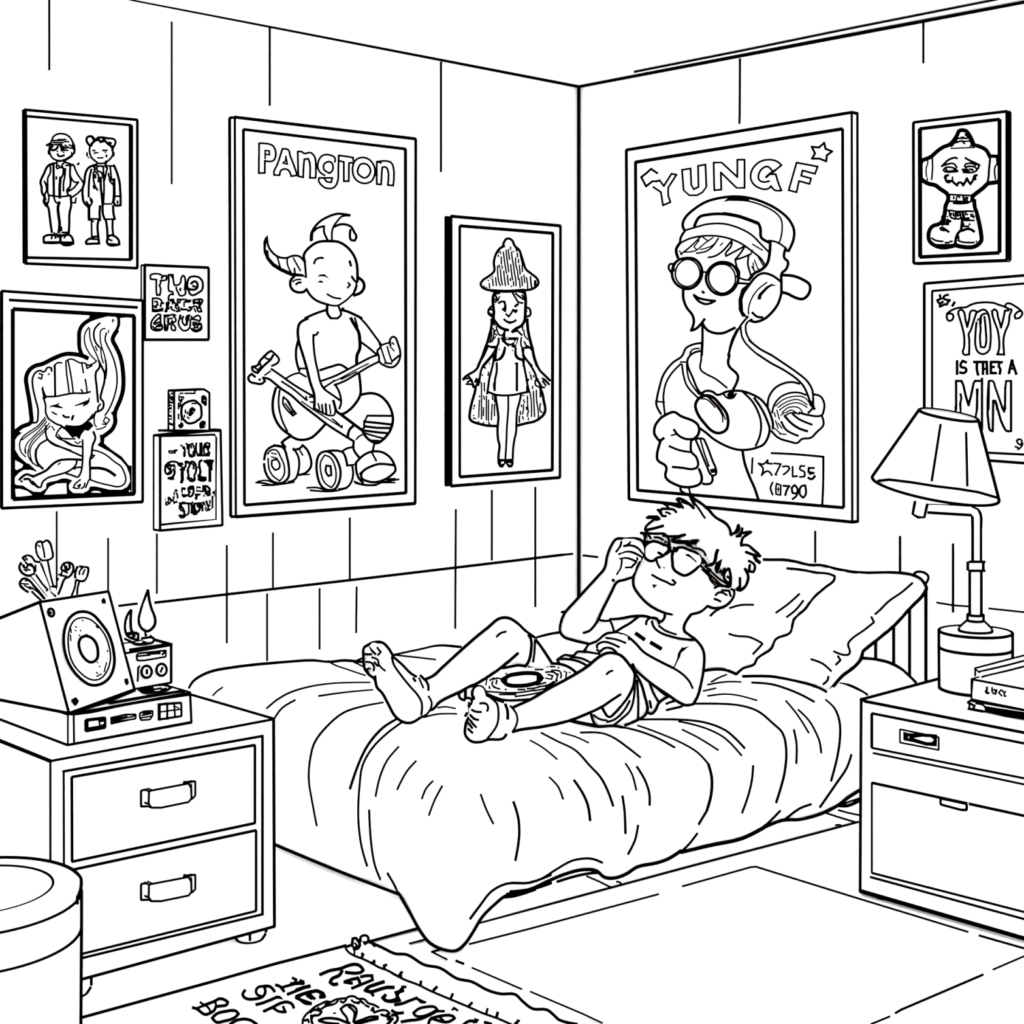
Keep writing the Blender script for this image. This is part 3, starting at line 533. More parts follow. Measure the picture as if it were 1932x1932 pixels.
ART_GIRL = [(820,390,300, """
c4 840,440 875,390 915,390 950,420 970,470 1030,530 1055,600 1080,680 1110,760 1170,810 1250,880 1262,930 1230,975 1170,1005 1100,1015 870,1025 740,1020 640,1010 580,980 560,940 590,890 650,850 725,780 720,680 740,590 780,520 830,480;
5.5 700,1020 870,1028 1080,1015;4 845,480 800,500 770,550;4 1050,600 1075,700;2.5 985,490 1000,540;
2 810,610 812,700;2 835,550 850,660 862,740 875,810;2 870,530 875,600 890,700 900,790;2 922,490 922,520;2 935,550 945,640 960,720 970,800 985,880 990,960;2 895,520 910,640;2 985,620 985,700 1005,770 1018,880;2 1020,640 1020,680;2 1030,710 1040,820;2 1065,710 1068,790;2 765,720 768,830 780,910 800,960;2 785,710 790,740;2 820,720 825,750;2 800,760 810,880 825,950;2 840,780 850,880 862,960;2 925,700 935,800 948,890;2 885,830 890,900 900,950;2 905,610 912,640;2 920,870 922,900;2 1055,850 1068,960;2 1085,830 1095,920;2 1115,860 1128,930 1130,990;2.5 1165,850 1170,920 1180,980;2 1215,900 1215,960;2.5 1228,900 1230,950;2 740,860 752,960;2 705,880 712,960;2 665,930 668,990;2 600,965 605,980;2 630,980 632,995;2 960,910 960,960;2 1030,880 1040,980;2 775,590 778,605;2 800,550 802,570;2 1005,565 1008,610;2 650,895 655,897;2 680,868 684,872;2 700,848 704,850;2 955,545 962,547;2 930,968 936,970;
5 740,1035 712,1090 712,1200 720,1280 718,1370 740,1400 790,1460 850,1490 890,1498;5 1090,1030 1105,1100 1105,1230 1100,1330 1095,1380 1050,1450 990,1480 945,1520;
3 735,1060 790,1050;3 740,1080 760,1130 740,1160;2 790,1090 770,1140;2 725,1140 740,1120;
3.5 780,1170 800,1155 850,1155 860,1210;f1 850,1190 875,1190 875,1240 865,1290 810,1250 840,1220;3 870,1305 900,1335 935,1290 955,1250;f1 950,1250 1010,1245 1010,1270 985,1300 960,1280;4 980,1210 1010,1185;3.5 845,1370 885,1398 960,1398 985,1380;3 890,1405 925,1415;
3 950,1050 985,1110 1020,1160 1070,1170;3 985,1055 1040,1100 1095,1130;2.5 1000,1030 1080,1050 1095,1080;2.5 1060,1075 1095,1110;
3.5 700,1205 660,1245 655,1300 700,1335;3 670,1250 700,1250;3 660,1290 690,1310;3.5 1110,1225 1150,1235 1165,1270 1160,1320 1120,1335;2.5 1110,1260 1120,1270;
4.5 695,1370 690,1460 665,1560 640,1650 610,1730 580,1820 530,1932;5 1125,1370 1135,1500 1160,1620 1190,1730 1210,1830 1245,1932;
3 850,1500 850,1580 830,1570;3 1000,1500 1060,1560;f1 945,1510 1000,1490 1000,1525 950,1532;f1 790,1460 885,1490 880,1510 845,1530 850,1570 820,1550 845,1510;
f1 800,1585 1020,1585 1020,1610 985,1720 890,1700 820,1640;w1 870,1595 895,1595 895,1605 870,1605;w1 860,1625 960,1620 970,1640 920,1665 880,1650;w1 905,1690 940,1690 935,1700 905,1700;w1 965,1670 990,1620 1000,1610 985,1680;
2.5 710,1410 730,1440;2.5 750,1460 790,1560 830,1560;2 710,1480 720,1500 700,1640;2.5 690,1490 690,1580 670,1650;2 740,1500 720,1540 760,1560;2 740,1580 690,1640;3 660,1700 750,1700;3.5 780,1600 775,1660 760,1700 745,1790 740,1870;
2 1070,1450 1070,1500;2 1085,1500 1095,1570 1130,1610;2.5 1055,1590 1055,1700 1080,1720;2.5 1090,1640 1120,1700 1070,1725;2.5 1130,1690 1160,1720;
3.5 855,1710 845,1780 800,1850 740,1865;3.5 985,1720 985,1810 1020,1850 1085,1865;3.5 1065,1730 1085,1810 1180,1932;3.5 740,1730 700,1810 600,1932;3.5 715,1800 720,1870;2 785,1733 790,1736;2 945,1745 948,1748;3.5 1075,1800 1085,1860 1080,1932;
"""),(820,640,300, """
3.5 610,110 630,80 700,100 750,95;4 640,100 600,190 550,280 520,350 480,390 410,430 360,470 350,490;3.5 745,120 700,190 640,260 590,320 560,400 545,500 530,560;
3 350,485 430,470 400,430;3 385,545 470,550 430,480;3 400,520 450,490 470,580 490,580;3 470,580 510,560 510,480 490,520;3 540,480 530,520 550,520;3 390,545 460,555 470,585;
4.5 500,570 490,640 470,710 450,780 430,880 430,970 460,1000 550,1030 640,1050 760,1055;
3.5 720,190 715,270 690,380 665,480 650,590 640,660;3.5 720,260 770,250 820,200 855,100;3.5 755,290 755,390 735,490 730,620;3 720,540 722,600;
3.5 985,110 990,190 1020,230 1085,250;4 1000,295 1000,620;2.5 980,295 1010,295;3.5 1070,250 1090,340 1110,440 1130,560 1150,640;3.5 640,635 700,660 760,678 950,678 1060,655 1140,640;3.5 1125,580 1125,640;
4 1110,105 1150,100 1185,130 1210,220 1240,300 1280,380 1330,430 1400,500;3.5 1080,120 1080,200 1110,240 1180,340 1230,440 1240,490 1280,540 1300,590;
3 1310,475 1385,540 1340,490;3 1315,510 1350,560;3 1250,480 1300,580 1335,585;2.5 1225,500 1228,560 1280,580;3 1320,480 1390,550;
4.5 1285,600 1310,660 1325,740 1345,850 1335,900 1280,960 1210,1000 1120,1020 1005,1050;
4 740,680 750,760 765,850 775,950 765,1100 772,1220 790,1300 780,1380 775,1450;3.5 1050,675 1030,770 1005,860 995,1000 990,1130 970,1220 955,1330 950,1450;3 895,690 895,850 880,1050 870,1300 860,1450;
f1 762,1450 850,1455 960,1450 962,1520 940,1560 895,1562 862,1510 830,1562 790,1560 762,1510;w1 810,1490 842,1485 840,1508 808,1515;w1 890,1508 925,1508 928,1525 895,1515;
2 570,530 570,970;2 605,530 605,630;2 545,740 535,950;2 545,690 548,700;2 595,690 605,730;2 595,830 593,930;2 630,690 630,980;2 655,740 655,990;2 705,680 705,735;2 700,790 690,980;2 728,790 728,930;2 485,800 482,820;2 472,840 474,844;2 472,925 474,930;2 470,960 500,965;2 655,400 650,440;2 580,430 582,440;2 665,295 668,298;3 600,340 615,350;2 535,1000 530,1020;2 595,1010 592,1025;2 655,1010 670,1035;2.5 730,680 730,760;
2 1128,690 1130,790 1140,890;2 1160,650 1175,750 1178,940;2 1200,630 1205,720 1215,940;2 1237,620 1240,740 1260,880 1262,950;2.5 1285,620 1285,700;2 1287,780 1287,880 1310,890;2 1115,825 1118,855;2 1080,790 1080,850 1068,910;2 1080,735 1092,770;2 1055,800 1057,820;2 1042,875 1042,915;2 1068,940 1080,975;2 1130,895 1130,940;2 1140,960 1140,980;2.5 1030,935 1030,1010;2 1190,570 1190,600;2 1140,485 1142,500;2 1165,430 1178,490;2 1200,440 1205,460;2 1152,403 1155,406;2 1075,680 1085,685;
""")]
ART_YUNGF = [(1160,190,480, """
l3 340,605 372,648 430,555 468,562 405,660 405,720 422,770 365,795 350,695 292,655;l3.5 340,605 318,612 285,612 237,650 200,580 240,550 275,518 322,550;
cl3 510,525 575,515 580,640 600,672 635,655 632,495 688,485 695,655 665,695 625,718 565,718 522,680;
cl3 750,470 812,470 930,580 930,448 985,448 985,662 925,662 805,545 808,675 755,680;
3 1215,530 1265,490 1230,460 1160,448 1090,470 1040,530 1032,590 1060,640 1130,672 1170,665 1185,648 1215,680 1265,682 1240,620 1222,558 1170,558;3 1200,540 1160,500 1120,515 1092,560 1095,600 1130,618 1172,610;4 1215,530 1165,565 1150,580;
cl3 1380,470 1540,500 1520,555 1425,530 1415,570 1490,590 1478,632 1398,610 1380,695 1320,680;
cl3.5 1590,320 1600,365 1650,385 1610,415 1605,460 1555,440 1497,440 1520,400 1495,350 1550,355;
4.5 530,985 515,950 530,895 600,825 700,765 820,735 930,728 1050,745 1160,785 1240,830 1320,900 1360,980 1355,1060 1320,1140 1295,1135;2.5 880,755 1000,760 1120,795 1220,850 1262,900 1270,980 1255,1060 1245,1080;f1 820,770 870,730 1020,738 1020,765 870,760;
5 605,950 640,885 710,865 820,860 930,875 1020,905 1090,935 1105,970 1112,1040 1170,1075;6 830,858 930,875 1020,905 1085,930;3 530,985 600,965 700,938 830,935 950,970 1040,1020 1110,1090 1165,1145;
4 530,990 500,1040 495,1080;3 500,1080 560,1050 660,1028 780,1028 880,1050 960,1085 1050,1150 1110,1200 1135,1240;5 495,1080 465,1130 478,1190;
2.5 650,1035 560,1120 500,1165;1.8 640,1060 600,1110 620,1130;2 745,1040 680,1085 610,1140 530,1150;1.8 785,1050 740,1100 650,1130;2.5 785,1045 740,1110 690,1145 620,1158;2 660,1030 700,1060;3 885,1065 820,1140 760,1180 710,1190;3 890,1075 880,1110 840,1165 845,1180 900,1150 985,1105;3 985,1110 960,1150 915,1205 945,1200 1030,1165;3 915,1210 925,1260 945,1300 945,1330;3 1015,1180 1010,1240 1025,1300 1040,1345;2 1045,1135 1030,1170;1.8 1085,1180 1130,1260;1.8 1060,1210 1080,1260;1.8 1050,1230 1055,1290;1.8 1080,1270 1110,1290;2 1045,1090 1120,1135;2 1040,1260 1060,1290;1.8 490,1140 510,1170;1.8 800,1100 820,1080;
5 1180,1065 1175,1160 1155,1240 1110,1285 1060,1310 1020,1360;3 1170,1065 1210,1068 1250,1085 1300,1120;
4.5 1295,1125 1285,1190 1315,1225 1300,1280 1268,1310 1265,1380 1265,1460;
c4.5 545,1195 610,1205 655,1260 662,1320 630,1390 580,1425 520,1425 460,1385 435,1330 440,1270 475,1215;c2.5 545,1205 600,1220 640,1275 645,1330 605,1390 550,1412 500,1395 465,1350 462,1290 490,1235;
c4.5 820,1225 890,1245 930,1300 935,1370 890,1445 820,1475 750,1455 705,1400 692,1340 715,1280 760,1240;c2.5 820,1240 880,1265 912,1320 910,1390 865,1445 810,1462 750,1430 715,1370 720,1300 760,1255;f1 770,1228 860,1225 900,1260 830,1248 780,1250;
3 655,1298 690,1302;3 480,1210 445,1240 440,1260;c3.5 440,1240 420,1240 408,1270 425,1300 445,1290;3 925,1335 1010,1362 1030,1350;3.5 935,1385 1020,1390;
4.5 520,1430 520,1500 545,1570 590,1630 600,1680 580,1745 620,1730 680,1660;4.5 665,1690 700,1740 760,1765 820,1765 880,1740 910,1725;4 665,1690 665,1850 660,1932;4 665,1450 675,1458;4 600,1475 640,1500 760,1520 700,1545 640,1525 605,1485;
4 1255,1370 1200,1330 1130,1310 1080,1330 1020,1400 985,1450;f1 1010,1390 960,1430 938,1510 940,1590 965,1640 1010,1645 975,1600 970,1510 995,1440;2 1155,1380 1090,1430 1040,1500 1015,1580 1015,1620;f1 1235,1405 1190,1390 1150,1410 1090,1470 1080,1510 1110,1510 1115,1480 1160,1430 1190,1408;4.5 1265,1460 1240,1540 1190,1610 1130,1660 1060,1680 1030,1670;4 1045,1610 1080,1640 1120,1645;
5 1270,1325 1350,1330 1430,1360 1480,1400 1475,1460 1430,1505 1370,1495 1310,1465 1268,1455;
3.5 1010,1640 960,1700 920,1770 890,1840 860,1932;3 1040,1660 1000,1690 995,1750 1020,1810 1080,1870 1185,1932;3 955,1710 965,1790 1000,1850 1090,1932;
"""),(1160,560,480, """
4.5 870,445 860,500 870,530 930,590 935,620 900,700;3 660,360 655,480 650,550 700,590 760,620 850,690;4 930,250 890,330 865,440;
3.5 1185,440 1100,395 1020,330;3.5 1185,440 1290,510 1390,580 1460,640 1500,710 1505,820;3.5 1090,440 1180,500 1290,560 1400,640 1440,690 1480,790;
3.5 665,350 600,360 540,390 510,450 440,500 370,590 340,680 320,770 315,820 350,890;3 500,510 440,570 390,650 370,740 370,800 380,890;3.5 655,410 600,425 560,460 550,500 590,610 650,730 700,755;2.5 570,430 590,400 640,392;3 510,515 520,590 550,680 630,765;2.5 545,510 560,620 600,690 640,740;2.5 500,495 550,495;2.5 310,795 375,800;
4 650,740 690,715 740,720 780,745 850,720 960,715 1040,740 1110,780 1160,840;f1 850,740 900,700 910,750 890,765 860,770;3 830,745 860,770 900,765 920,735;
c5 635,775 690,750 740,760 800,820 850,890 860,960 845,1010 790,1035 740,1020 680,960 630,890 612,820;2 700,755 770,830 815,900 820,950;2 660,775 700,780 760,840;2 720,765 800,850 840,930;
3.5 975,725 1040,790 1090,880 1110,960 1100,1060 1070,1130;4 1060,770 1120,860 1160,950 1175,1000 1165,1060 1130,1120 1080,1145 1000,1162 930,1160 850,1135 750,1080 690,1030 640,995;4 1155,830 1180,890 1200,960 1200,1000;
3.5 1160,830 1170,760 1220,690 1290,655 1350,648 1400,660;3 1195,880 1210,820 1260,760 1330,730 1400,728 1450,745;
1.8 1220,830 1280,780 1370,755 1440,765 1480,810;1.8 1240,840 1300,800 1390,780 1460,820;1.8 1250,860 1310,820 1390,805 1460,840;1.8 1270,880 1320,840 1400,845 1430,890;1.8 1220,940 1240,1000;1.8 1210,880 1220,910;1.8 1230,860 1250,930;1.8 1215,1000 1260,1040;1.8 1300,880 1340,860 1390,890;1.8 1240,960 1270,1000;1.8 1260,900 1290,880;
3.5 1505,740 1560,755 1590,810 1585,870 1570,900 1480,900 1400,880;3.5 1570,900 1585,970 1530,1030 1490,1070 1420,1080 1385,1110 1330,1100 1240,1070 1190,1020;
3.5 1350,890 1400,930 1495,970;4 1290,905 1340,960 1400,1000 1460,1020;3.5 1265,950 1300,1010 1390,1055;2.5 1290,905 1340,880 1400,890;2 1250,1040 1300,1045;3.5 1480,790 1510,830 1490,860 1470,880;4.5 1485,815 1515,850;
4.5 355,915 410,885 450,875 500,905 620,960 640,1000 630,1050 590,1085;4.5 355,915 310,970 300,1040 340,1095 370,1075;4.5 345,1100 320,1200 325,1240 390,1290 385,1370 460,1425 530,1445 600,1440 650,1415 660,1370 640,1310;4 450,1010 480,1050 540,1080 590,1080;2.5 430,1052 460,1045;3.5 415,1135 490,1165 580,1180;4 580,1090 580,1175 620,1220 628,1290 590,1308 520,1300 440,1292;
3.5 615,1080 670,1078 690,1110 740,1240 770,1320 765,1350 735,1355 700,1290 650,1170 615,1090;2.5 650,1085 680,1190 715,1285;4 740,1360 740,1400 720,1420 670,1420;f1 720,1310 765,1300 770,1335 730,1340;
4.5 970,1170 985,1260 1020,1360 1060,1450 1090,1540;3 1045,1225 1040,1340;3.5 1190,1187 1360,1195 1585,1215;3.5 1583,1215 1582,1420 1575,1580;
3 1090,1265 1130,1270 1160,1240 1160,1265 1195,1268;3 1100,1275 1125,1300 1115,1355 1150,1325 1175,1330 1192,1355;3 1210,1265 1260,1270 1220,1350;2 1220,1352 1228,1355;3 1275,1290 1320,1290 1325,1305 1280,1350;3 1350,1290 1350,1365 1385,1362;3 1440,1285 1410,1285 1405,1310 1440,1330 1440,1365 1405,1368;3.5 1512,1300 1472,1300 1470,1330 1510,1338 1480,1345;4 1470,1375 1495,1385 1518,1362;
3 1198,1410 1182,1450 1198,1502;2.6 1258,1430 1228,1418 1222,1460 1225,1500 1258,1505 1260,1430;1.5 1242,1445 1240,1482;1.5 1228,1460 1255,1462;3.5 1280,1435 1325,1438 1305,1470 1295,1505;c3.5 1345,1450 1365,1430 1388,1460 1380,1495 1350,1490;3.5 1388,1470 1380,1510 1350,1535;c3.5 1415,1440 1445,1432 1450,1500 1430,1525 1405,1500;
4 500,1440 500,1470 550,1500;3 560,1445 575,1500;
""")]
ART_MONSTER = [(1700,190,232, """
7 350,930 470,880 560,800 660,730 760,690 830,620 890,520 910,475 1020,475 1060,520 1120,630 1140,690;7 1130,690 1260,730 1340,780 1390,870;6 1390,870 1550,875;
7.5 340,1250 420,1300 540,1330 620,1390 720,1460 740,1500 735,1570 700,1650 690,1740 670,1850 640,1932;7.5 1550,1270 1440,1290 1370,1300 1290,1370 1200,1440 1120,1500;f1 1090,1480 1180,1450 1150,1550 1130,1600 1085,1580;7 1150,1570 1160,1680 1190,1760 1210,1860 1230,1932;f1 270,900 350,920 350,980 340,1000 345,1220 370,1270 270,1320;f1 1525,880 1560,860 1560,1300 1520,1290 1510,1240 1545,1200 1545,990 1550,940 1520,930;
2.5 885,590 1035,592;3 945,578 990,578;3 870,657 930,635 970,635;2.5 975,655 1000,675;2.5 990,640 1075,635;2 785,750 900,745 1150,735;2 1085,715 1115,700;3 1010,530 1080,610 1110,700;2.5 890,580 860,640 790,720;
2 415,920 415,1010 400,1030 400,1195;2 415,1215 415,1245;2.5 490,900 495,1050 480,1240;3.5 1400,900 1380,1100 1375,1200 1355,1290;2.5 1500,900 1500,1010 1483,1020 1483,1230;
3.5 640,1030 690,980 730,940 850,895 880,905;3 660,1020 720,1000 780,985 830,990 875,1050;c3 665,1090 700,1050 800,1050 850,1070 890,1110 800,1120 720,1120 680,1110;3 700,1060 720,1100 700,1110;2.5 715,1110 820,1100;f1 830,1060 870,1060 895,1115 810,1110;
3.5 1010,900 1080,940 1150,970 1235,1015;3 1000,1030 1010,1000 1060,985 1130,990 1170,1015;3 1210,1000 1215,1060 1200,1070;3 960,1080 980,1080 980,1125 1130,1125 1190,1095 1180,1060 1080,1030 1010,1050;3 985,1080 1050,1080;f1 1065,1060 1140,1065 1140,1110 1070,1090;2.5 1000,1100 1070,1105;
4 740,1170 700,1180 700,1240 740,1285 800,1260 830,1290 880,1330 900,1290 950,1290 975,1330 1000,1290 1035,1220 1060,1270 1090,1310 1130,1250 1160,1175 1190,1172;3 680,1200 710,1215;2.5 808,1200 808,1260;3 740,1255 800,1255;3 1165,1180 1170,1240;
3 720,1470 780,1475 1120,1490;3 730,1580 830,1580 1090,1590;4.5 830,1605 940,1612 1050,1600;2.5 825,1510 830,1540;2.5 870,1515 870,1575;3 895,1500 920,1520;3 975,1505 985,1580;2.5 1050,1522 1010,1522 1010,1575;2.5 1040,1545 1040,1590;f1 840,1590 900,1560 980,1590;
3 720,1725 800,1725 850,1738 1080,1735 1130,1740;3 760,1750 790,1840 980,1845;2.5 795,1770 790,1790 760,1800;2.5 825,1770 825,1810;3 860,1750 855,1830;3 880,1770 890,1810 910,1800;3 870,1760 930,1760 940,1840;f1 950,1750 990,1750 1000,1800 1010,1840 960,1840;3 1015,1750 1015,1790;f1 985,1830 1080,1830 1080,1870 1040,1870 980,1885;3 980,1880 1145,1882;3 1100,1815 1145,1820 1140,1835;2.5 1090,1785 1100,1790;2.5 1120,1785 1130,1790;2.5 1040,1785 1045,1790;2 730,1820 735,1825;2 690,1800 700,1810;3 725,1865 780,1895;2.5 695,1910 750,1920;2.5 965,1890 965,1932;
"""),(1700,340,232, """
7 660,580 650,640 590,690 500,720 450,780 430,870 450,960 540,1030 680,1060 860,1020;7.5 850,1020 950,1045 1130,1050 1210,1010 1260,950 1258,850 1240,740 1220,640 1200,560;
f1 540,1000 780,1000 880,985 930,1020 1170,1020 1140,1080 945,1080 925,1050 785,1050 720,1080 640,1075;
3 640,690 740,695 745,665 700,665;4 640,740 690,770 745,810;3 615,750 620,775 680,790;4.5 960,630 950,720 940,780 890,840 860,920 850,1000;3 960,650 985,695;3 955,725 1060,725;4.5 970,790 1040,765 1100,775 1145,805;3 950,800 975,790;3.5 890,850 905,920;
3 485,910 540,945 655,962;3 695,980 752,980;3 770,962 800,962;3 895,945 950,970 1145,978;2.5 1180,960 1190,965;3 1080,690 1072,695;2.5 700,630 780,650;
""")]
ART_YOY = [(1700,540,232, """
4 610,140 620,200 570,220 580,245 610,270 655,245;4 610,270 610,320 655,300;4 738,137 690,145 660,190 700,210 765,220 730,260 720,285 680,285;4.5 838,255 830,270 808,305;
c3.5 765,430 810,440 820,500 800,530 760,545 725,520 720,440;3.5 725,430 780,385 900,340 1020,330 1100,290 1200,262 1450,262 1530,290 1620,320 1700,360;3.5 1640,300 1660,272 1720,275 1800,320 1870,370 1905,420 1880,480 1840,505 1795,505 1785,460 1830,405 1870,390;
3.5 900,440 905,390 950,370 990,410 1010,520 1040,640 1070,520 1100,390 1150,382 1190,400 1175,440 1130,580 1095,690 1060,760 1070,820 1068,1072 985,1072 970,1030 990,960 990,780 960,640 920,500 900,440;
3.5 1200,410 1260,375 1310,370 1350,400 1380,480 1400,600 1400,940 1380,1010 1300,1065 1230,1050 1180,980 1172,700 1185,570;2 1200,540 1215,510;3.5 1320,430 1260,460 1250,700 1240,780 1250,950 1310,960 1328,930 1328,660 1310,480;f1 1245,460 1275,450 1270,590 1250,600;2 1340,430 1390,465;
3.5 1430,390 1470,365 1505,390 1520,470 1550,570 1570,650 1600,540 1620,450 1630,385 1690,380;3.5 1430,395 1440,470 1480,590 1520,700 1525,1050 1510,1070 1620,1075 1610,830 1635,720 1690,590 1710,440 1735,385 1730,360;
4.5 880,1178 880,1378;4.5 1020,1195 970,1175 940,1215 940,1265 1015,1290 1025,1330 980,1365 930,1355;4.5 1147,1190 1255,1190;4.5 1195,1190 1190,1300 1210,1390;l4.5 1287,1378 1287,1190 1345,1190 1352,1378;3.5 1290,1300 1345,1300;l4.5 1475,1190 1412,1190 1412,1365 1490,1365;4 1415,1268 1460,1268;4.5 1508,1190 1585,1195;4.5 1550,1200 1535,1260 1560,1300 1550,1375;l4.5 1695,1365 1740,1170 1810,1378;3.5 1720,1295 1780,1295;4.5 1750,1165 1750,1200;
l4 865,1932 865,1488 950,1490 980,1560 1020,1740 1060,1870 1100,1720 1140,1520 1165,1488 1272,1488 1272,1932;3.5 935,1695 945,1780 930,1830 935,1932;4 1200,1620 1190,1932;
3.5 1375,1932 1380,1490 1440,1490 1480,1590 1530,1730 1600,1932;3.5 1635,1932 1635,1650 1650,1490 1725,1488 1728,1932;4 1445,1932 1450,1800 1480,1810 1510,1932;
"""),(1700,700,232, """
4 1272,120 1272,915;3 1272,915 1230,915;3.5 1190,290 1195,590 1175,700 1180,880;3.5 857,560 857,660;3 935,500 935,670;4 1380,160 1382,890 1400,930 1440,945 1448,470 1480,470 1530,640 1570,780 1620,890 1660,942 1728,942 1728,160;3.5 1590,580 1620,640 1635,480 1635,260;3.5 1530,400 1590,580;
3 1850,1070 1815,1100 1850,1150 1880,1160 1900,1110 1880,1075 1830,1078;3 1910,1140 1890,1190 1840,1230 1830,1200 1795,1190;
""")]
# ================================================================== camera, light
cd = bpy.data.cameras.new('camera'); cam = bpy.data.objects.new('camera', cd); COL.objects.link(cam)
cam.location = CAM; cam.rotation_euler = (math.pi/2, 0, 0)
cd.sensor_width = 36; cd.lens = 36*F/1932; cd.shift_y = -(966-CY)/1932; cd.clip_end = 60
SC.camera = cam
wd = bpy.data.worlds.new('daylight'); SC.world = wd; wd.use_nodes = True
wd.node_tree.nodes['Background'].inputs[0].default_value = (1, 1, 1, 1); wd.node_tree.nodes['Background'].inputs[1].default_value = 1.0
SC.view_settings.view_transform = 'Standard'; SC.view_settings.look = 'None'; SC.view_settings.gamma = 1
SC.view_settings.exposure = 1.5; SC.view_settings.use_curve_mapping = False

SC.cycles.max_bounces = 24; SC.cycles.diffuse_bounces = 24
# ================================================================== room shell
EXT = 6.6
def slab(name, quad, t, extra=None):
    mb = MB(); q = [Vector(a) for a in quad]; b = [a+t for a in q]; solid(mb, q, b, 0)
    if extra: extra(mb)
    return tag(mb.build(name), kind='structure')
def wl_ink(mb):
    draw(mb, WL, ID, """l3.5 93,0 93,131;l3 324,42 324,346;l3.5 509,52 509,198;l3.5 832,118 832,323;
    l3 107,966 107,1120;l3 204,1016 204,1125;l3 296,1008 296,1119;l3.2 428,1030 428,1212;l3 515,1006 515,1107;l3 504,1121 504,1246;l3 603,1111 603,1224;l3.2 660,978 660,1091;l3 673,1108 672,1193;l3.2 860,962 859,1185;l3.2 928,926 928,1056;l3.2 1010,920 1010,1144;
    l4 225,1143 258,1139;l4.5 293,1137 700,1090 1060,1047;l3.5 1060,1047 1080,1045;l4 1092,1148 1060,1155""")
    mb.line([W(1092, y, YC-.02) for y in (163, 700, 1200)], 5.6)
    mb.line([WL.at(x, y, .015) for x, y in ((200, -12), (255, 0), (1092, 163))], 6)
slab('wall_left', [room(-.15, 0), room(EXT, 0), room(EXT, 0, CEIL), room(-.15, 0, CEIL)], V*.12, wl_ink)
def wr_ink(mb):
    draw(mb, WR, ID, """l3.5 1396,112 1395.5,215 1395,232;l3.5 1742,42 1742,118;l3.5 1538,1003 1538,1060;l4 1698,1013 1698,1090;l4 1798,1027 1798,1154;
    l3.5 1101,1048 1127,1051;l3 1768,1137 1798,1142 1826,1144;l3 1866,1148 1932,1155""")
    mb.line([WR.at(x, y, .015) for x, y in ((1092, 163), (1932, 4), (2000, -9))], 6)
slab('wall_right', [room(0, -.15), room(0, EXT), room(0, EXT, CEIL), room(0, -.15, CEIL)], U*.12, wr_ink)
def fl_ink(mb): draw(mb, FLOOR, ID, "l4.5 697,1776 790,1751;l3 773,1780 800,1773", .004)
slab('floor', [room(-.15, -.15), room(EXT, -.15), room(EXT, EXT), room(-.15, EXT)], Z*-.1, fl_ink)
CE = Plane((0, 0, CEIL), Z)
def ce_ink(mb): draw(mb, CE, ID, "l2.8 1197,136 1400,96 1600,55 1878,0 1900,-5", .004)
slab('ceiling', [room(-.15, -.15, CEIL), room(EXT, -.15, CEIL), room(EXT, EXT, CEIL), room(-.15, EXT, CEIL)], Z*.1, ce_ink)

# ================================================================== pictures on the walls
def picture(name, label, cat, pl, outer, inner, d, wo, wi, A, wb=None, extra=None, sides=None, group=None, lip=.004):
    o = [pl.at(x, y, d) for x, y in outer]; i = [pl.at(x, y, d) for x, y in inner]
    c = sum(o, Vector())/4 - pl.n*d; c.z = min(q.z for q in o)
    t = thing(name, c, label, cat, group)
    mb = MB(); bo = [q-pl.n*(d-.001) for q in o]; bi = [q-pl.n*lip for q in i]
    mb.add(o+i+bo+bi, [[k, (k+1) % 4, 4+(k+1) % 4, 4+k] for k in range(4)]+[[k+8, (k+1) % 4+8, (k+1) % 4, k] for k in range(4)]
           + [[4+k, 4+(k+1) % 4, 12+(k+1) % 4, 12+k] for k in range(4)])
    for k in range(4):
        if wo[k]: mb.line([o[k], o[(k+1) % 4]], wo[k])
        if wi[k]: mb.line([i[k], i[(k+1) % 4]], wi[k])
        if wb: mb.line([bo[k]+pl.n*.002, bo[(k+1) % 4]+pl.n*.002], wb)
        if sides: mb.line([bo[k], o[k]], sides)
    if extra: extra(mb, pl.off(d))
    mb.build('frame', t)
    m2 = MB(); pp = pl.off(d-lip)
    f = [pp.p + (q-pl.n*0-pp.p) for q in [pl.at(x, y, d) - pl.n*lip for x, y in inner]]
    m2.add(f+[q-pl.n*.006 for q in f], [[0, 1, 2, 3], [7, 6, 5, 4], [0, 4, 5, 1], [1, 5, 6, 2], [2, 6, 7, 3], [3, 7, 4, 0]])
    art(m2, pp, A); m2.build('print', t)
    return t
picture('picture_frame', 'small frame with a drawing of two standing people, top left on the left wall', 'picture', WL,
        [(46, 207), (259, 226), (259, 506), (47, 497)], [(49, 219), (247, 236), (247, 490), (50, 486)], .025, [5, 5, 5, 9], [4.5, 8, 5, 5], ART_COUPLE)
def mx(mb, p): draw(mb, p, ID, "l5 19,566 258,580", .001)
picture('picture_frame', 'frame with a long-haired girl crouching on her hands, below the picture of two people', 'picture', WL,
        [(3, 549), (269, 567), (269, 947), (3, 959)], [(24, 583), (253, 596), (253, 932), (24, 942)], .03, [5, 5, 5.5, 6], [7, 7, 7, 7.5], ART_MERMAID, extra=mx)
def px_(mb, p): pass
picture('poster_frame', 'tall framed poster headed PAngTon with a rider on wheels playing a guitar', 'poster', WL,
        [(443, 221), (784, 262), (783, 950), (445, 975)], [(459, 244), (765, 281), (766, 930), (461, 953)], .036, [5.5, 5.5, 6, 4], [5, 5.5, 5.5, 5.5], ART_PANGTON, wb=7, sides=4.5)
def gx(mb, p):
    f = [WL.at(851, 408, .04), WL.at(851, 917, .04)]; b = [q-WL.n*.039 for q in f]
    o = U*-.003; mb.add([f[0]+o, f[1]+o, b[1]+o, b[0]+o], [[0, 1, 2, 3]], 1)
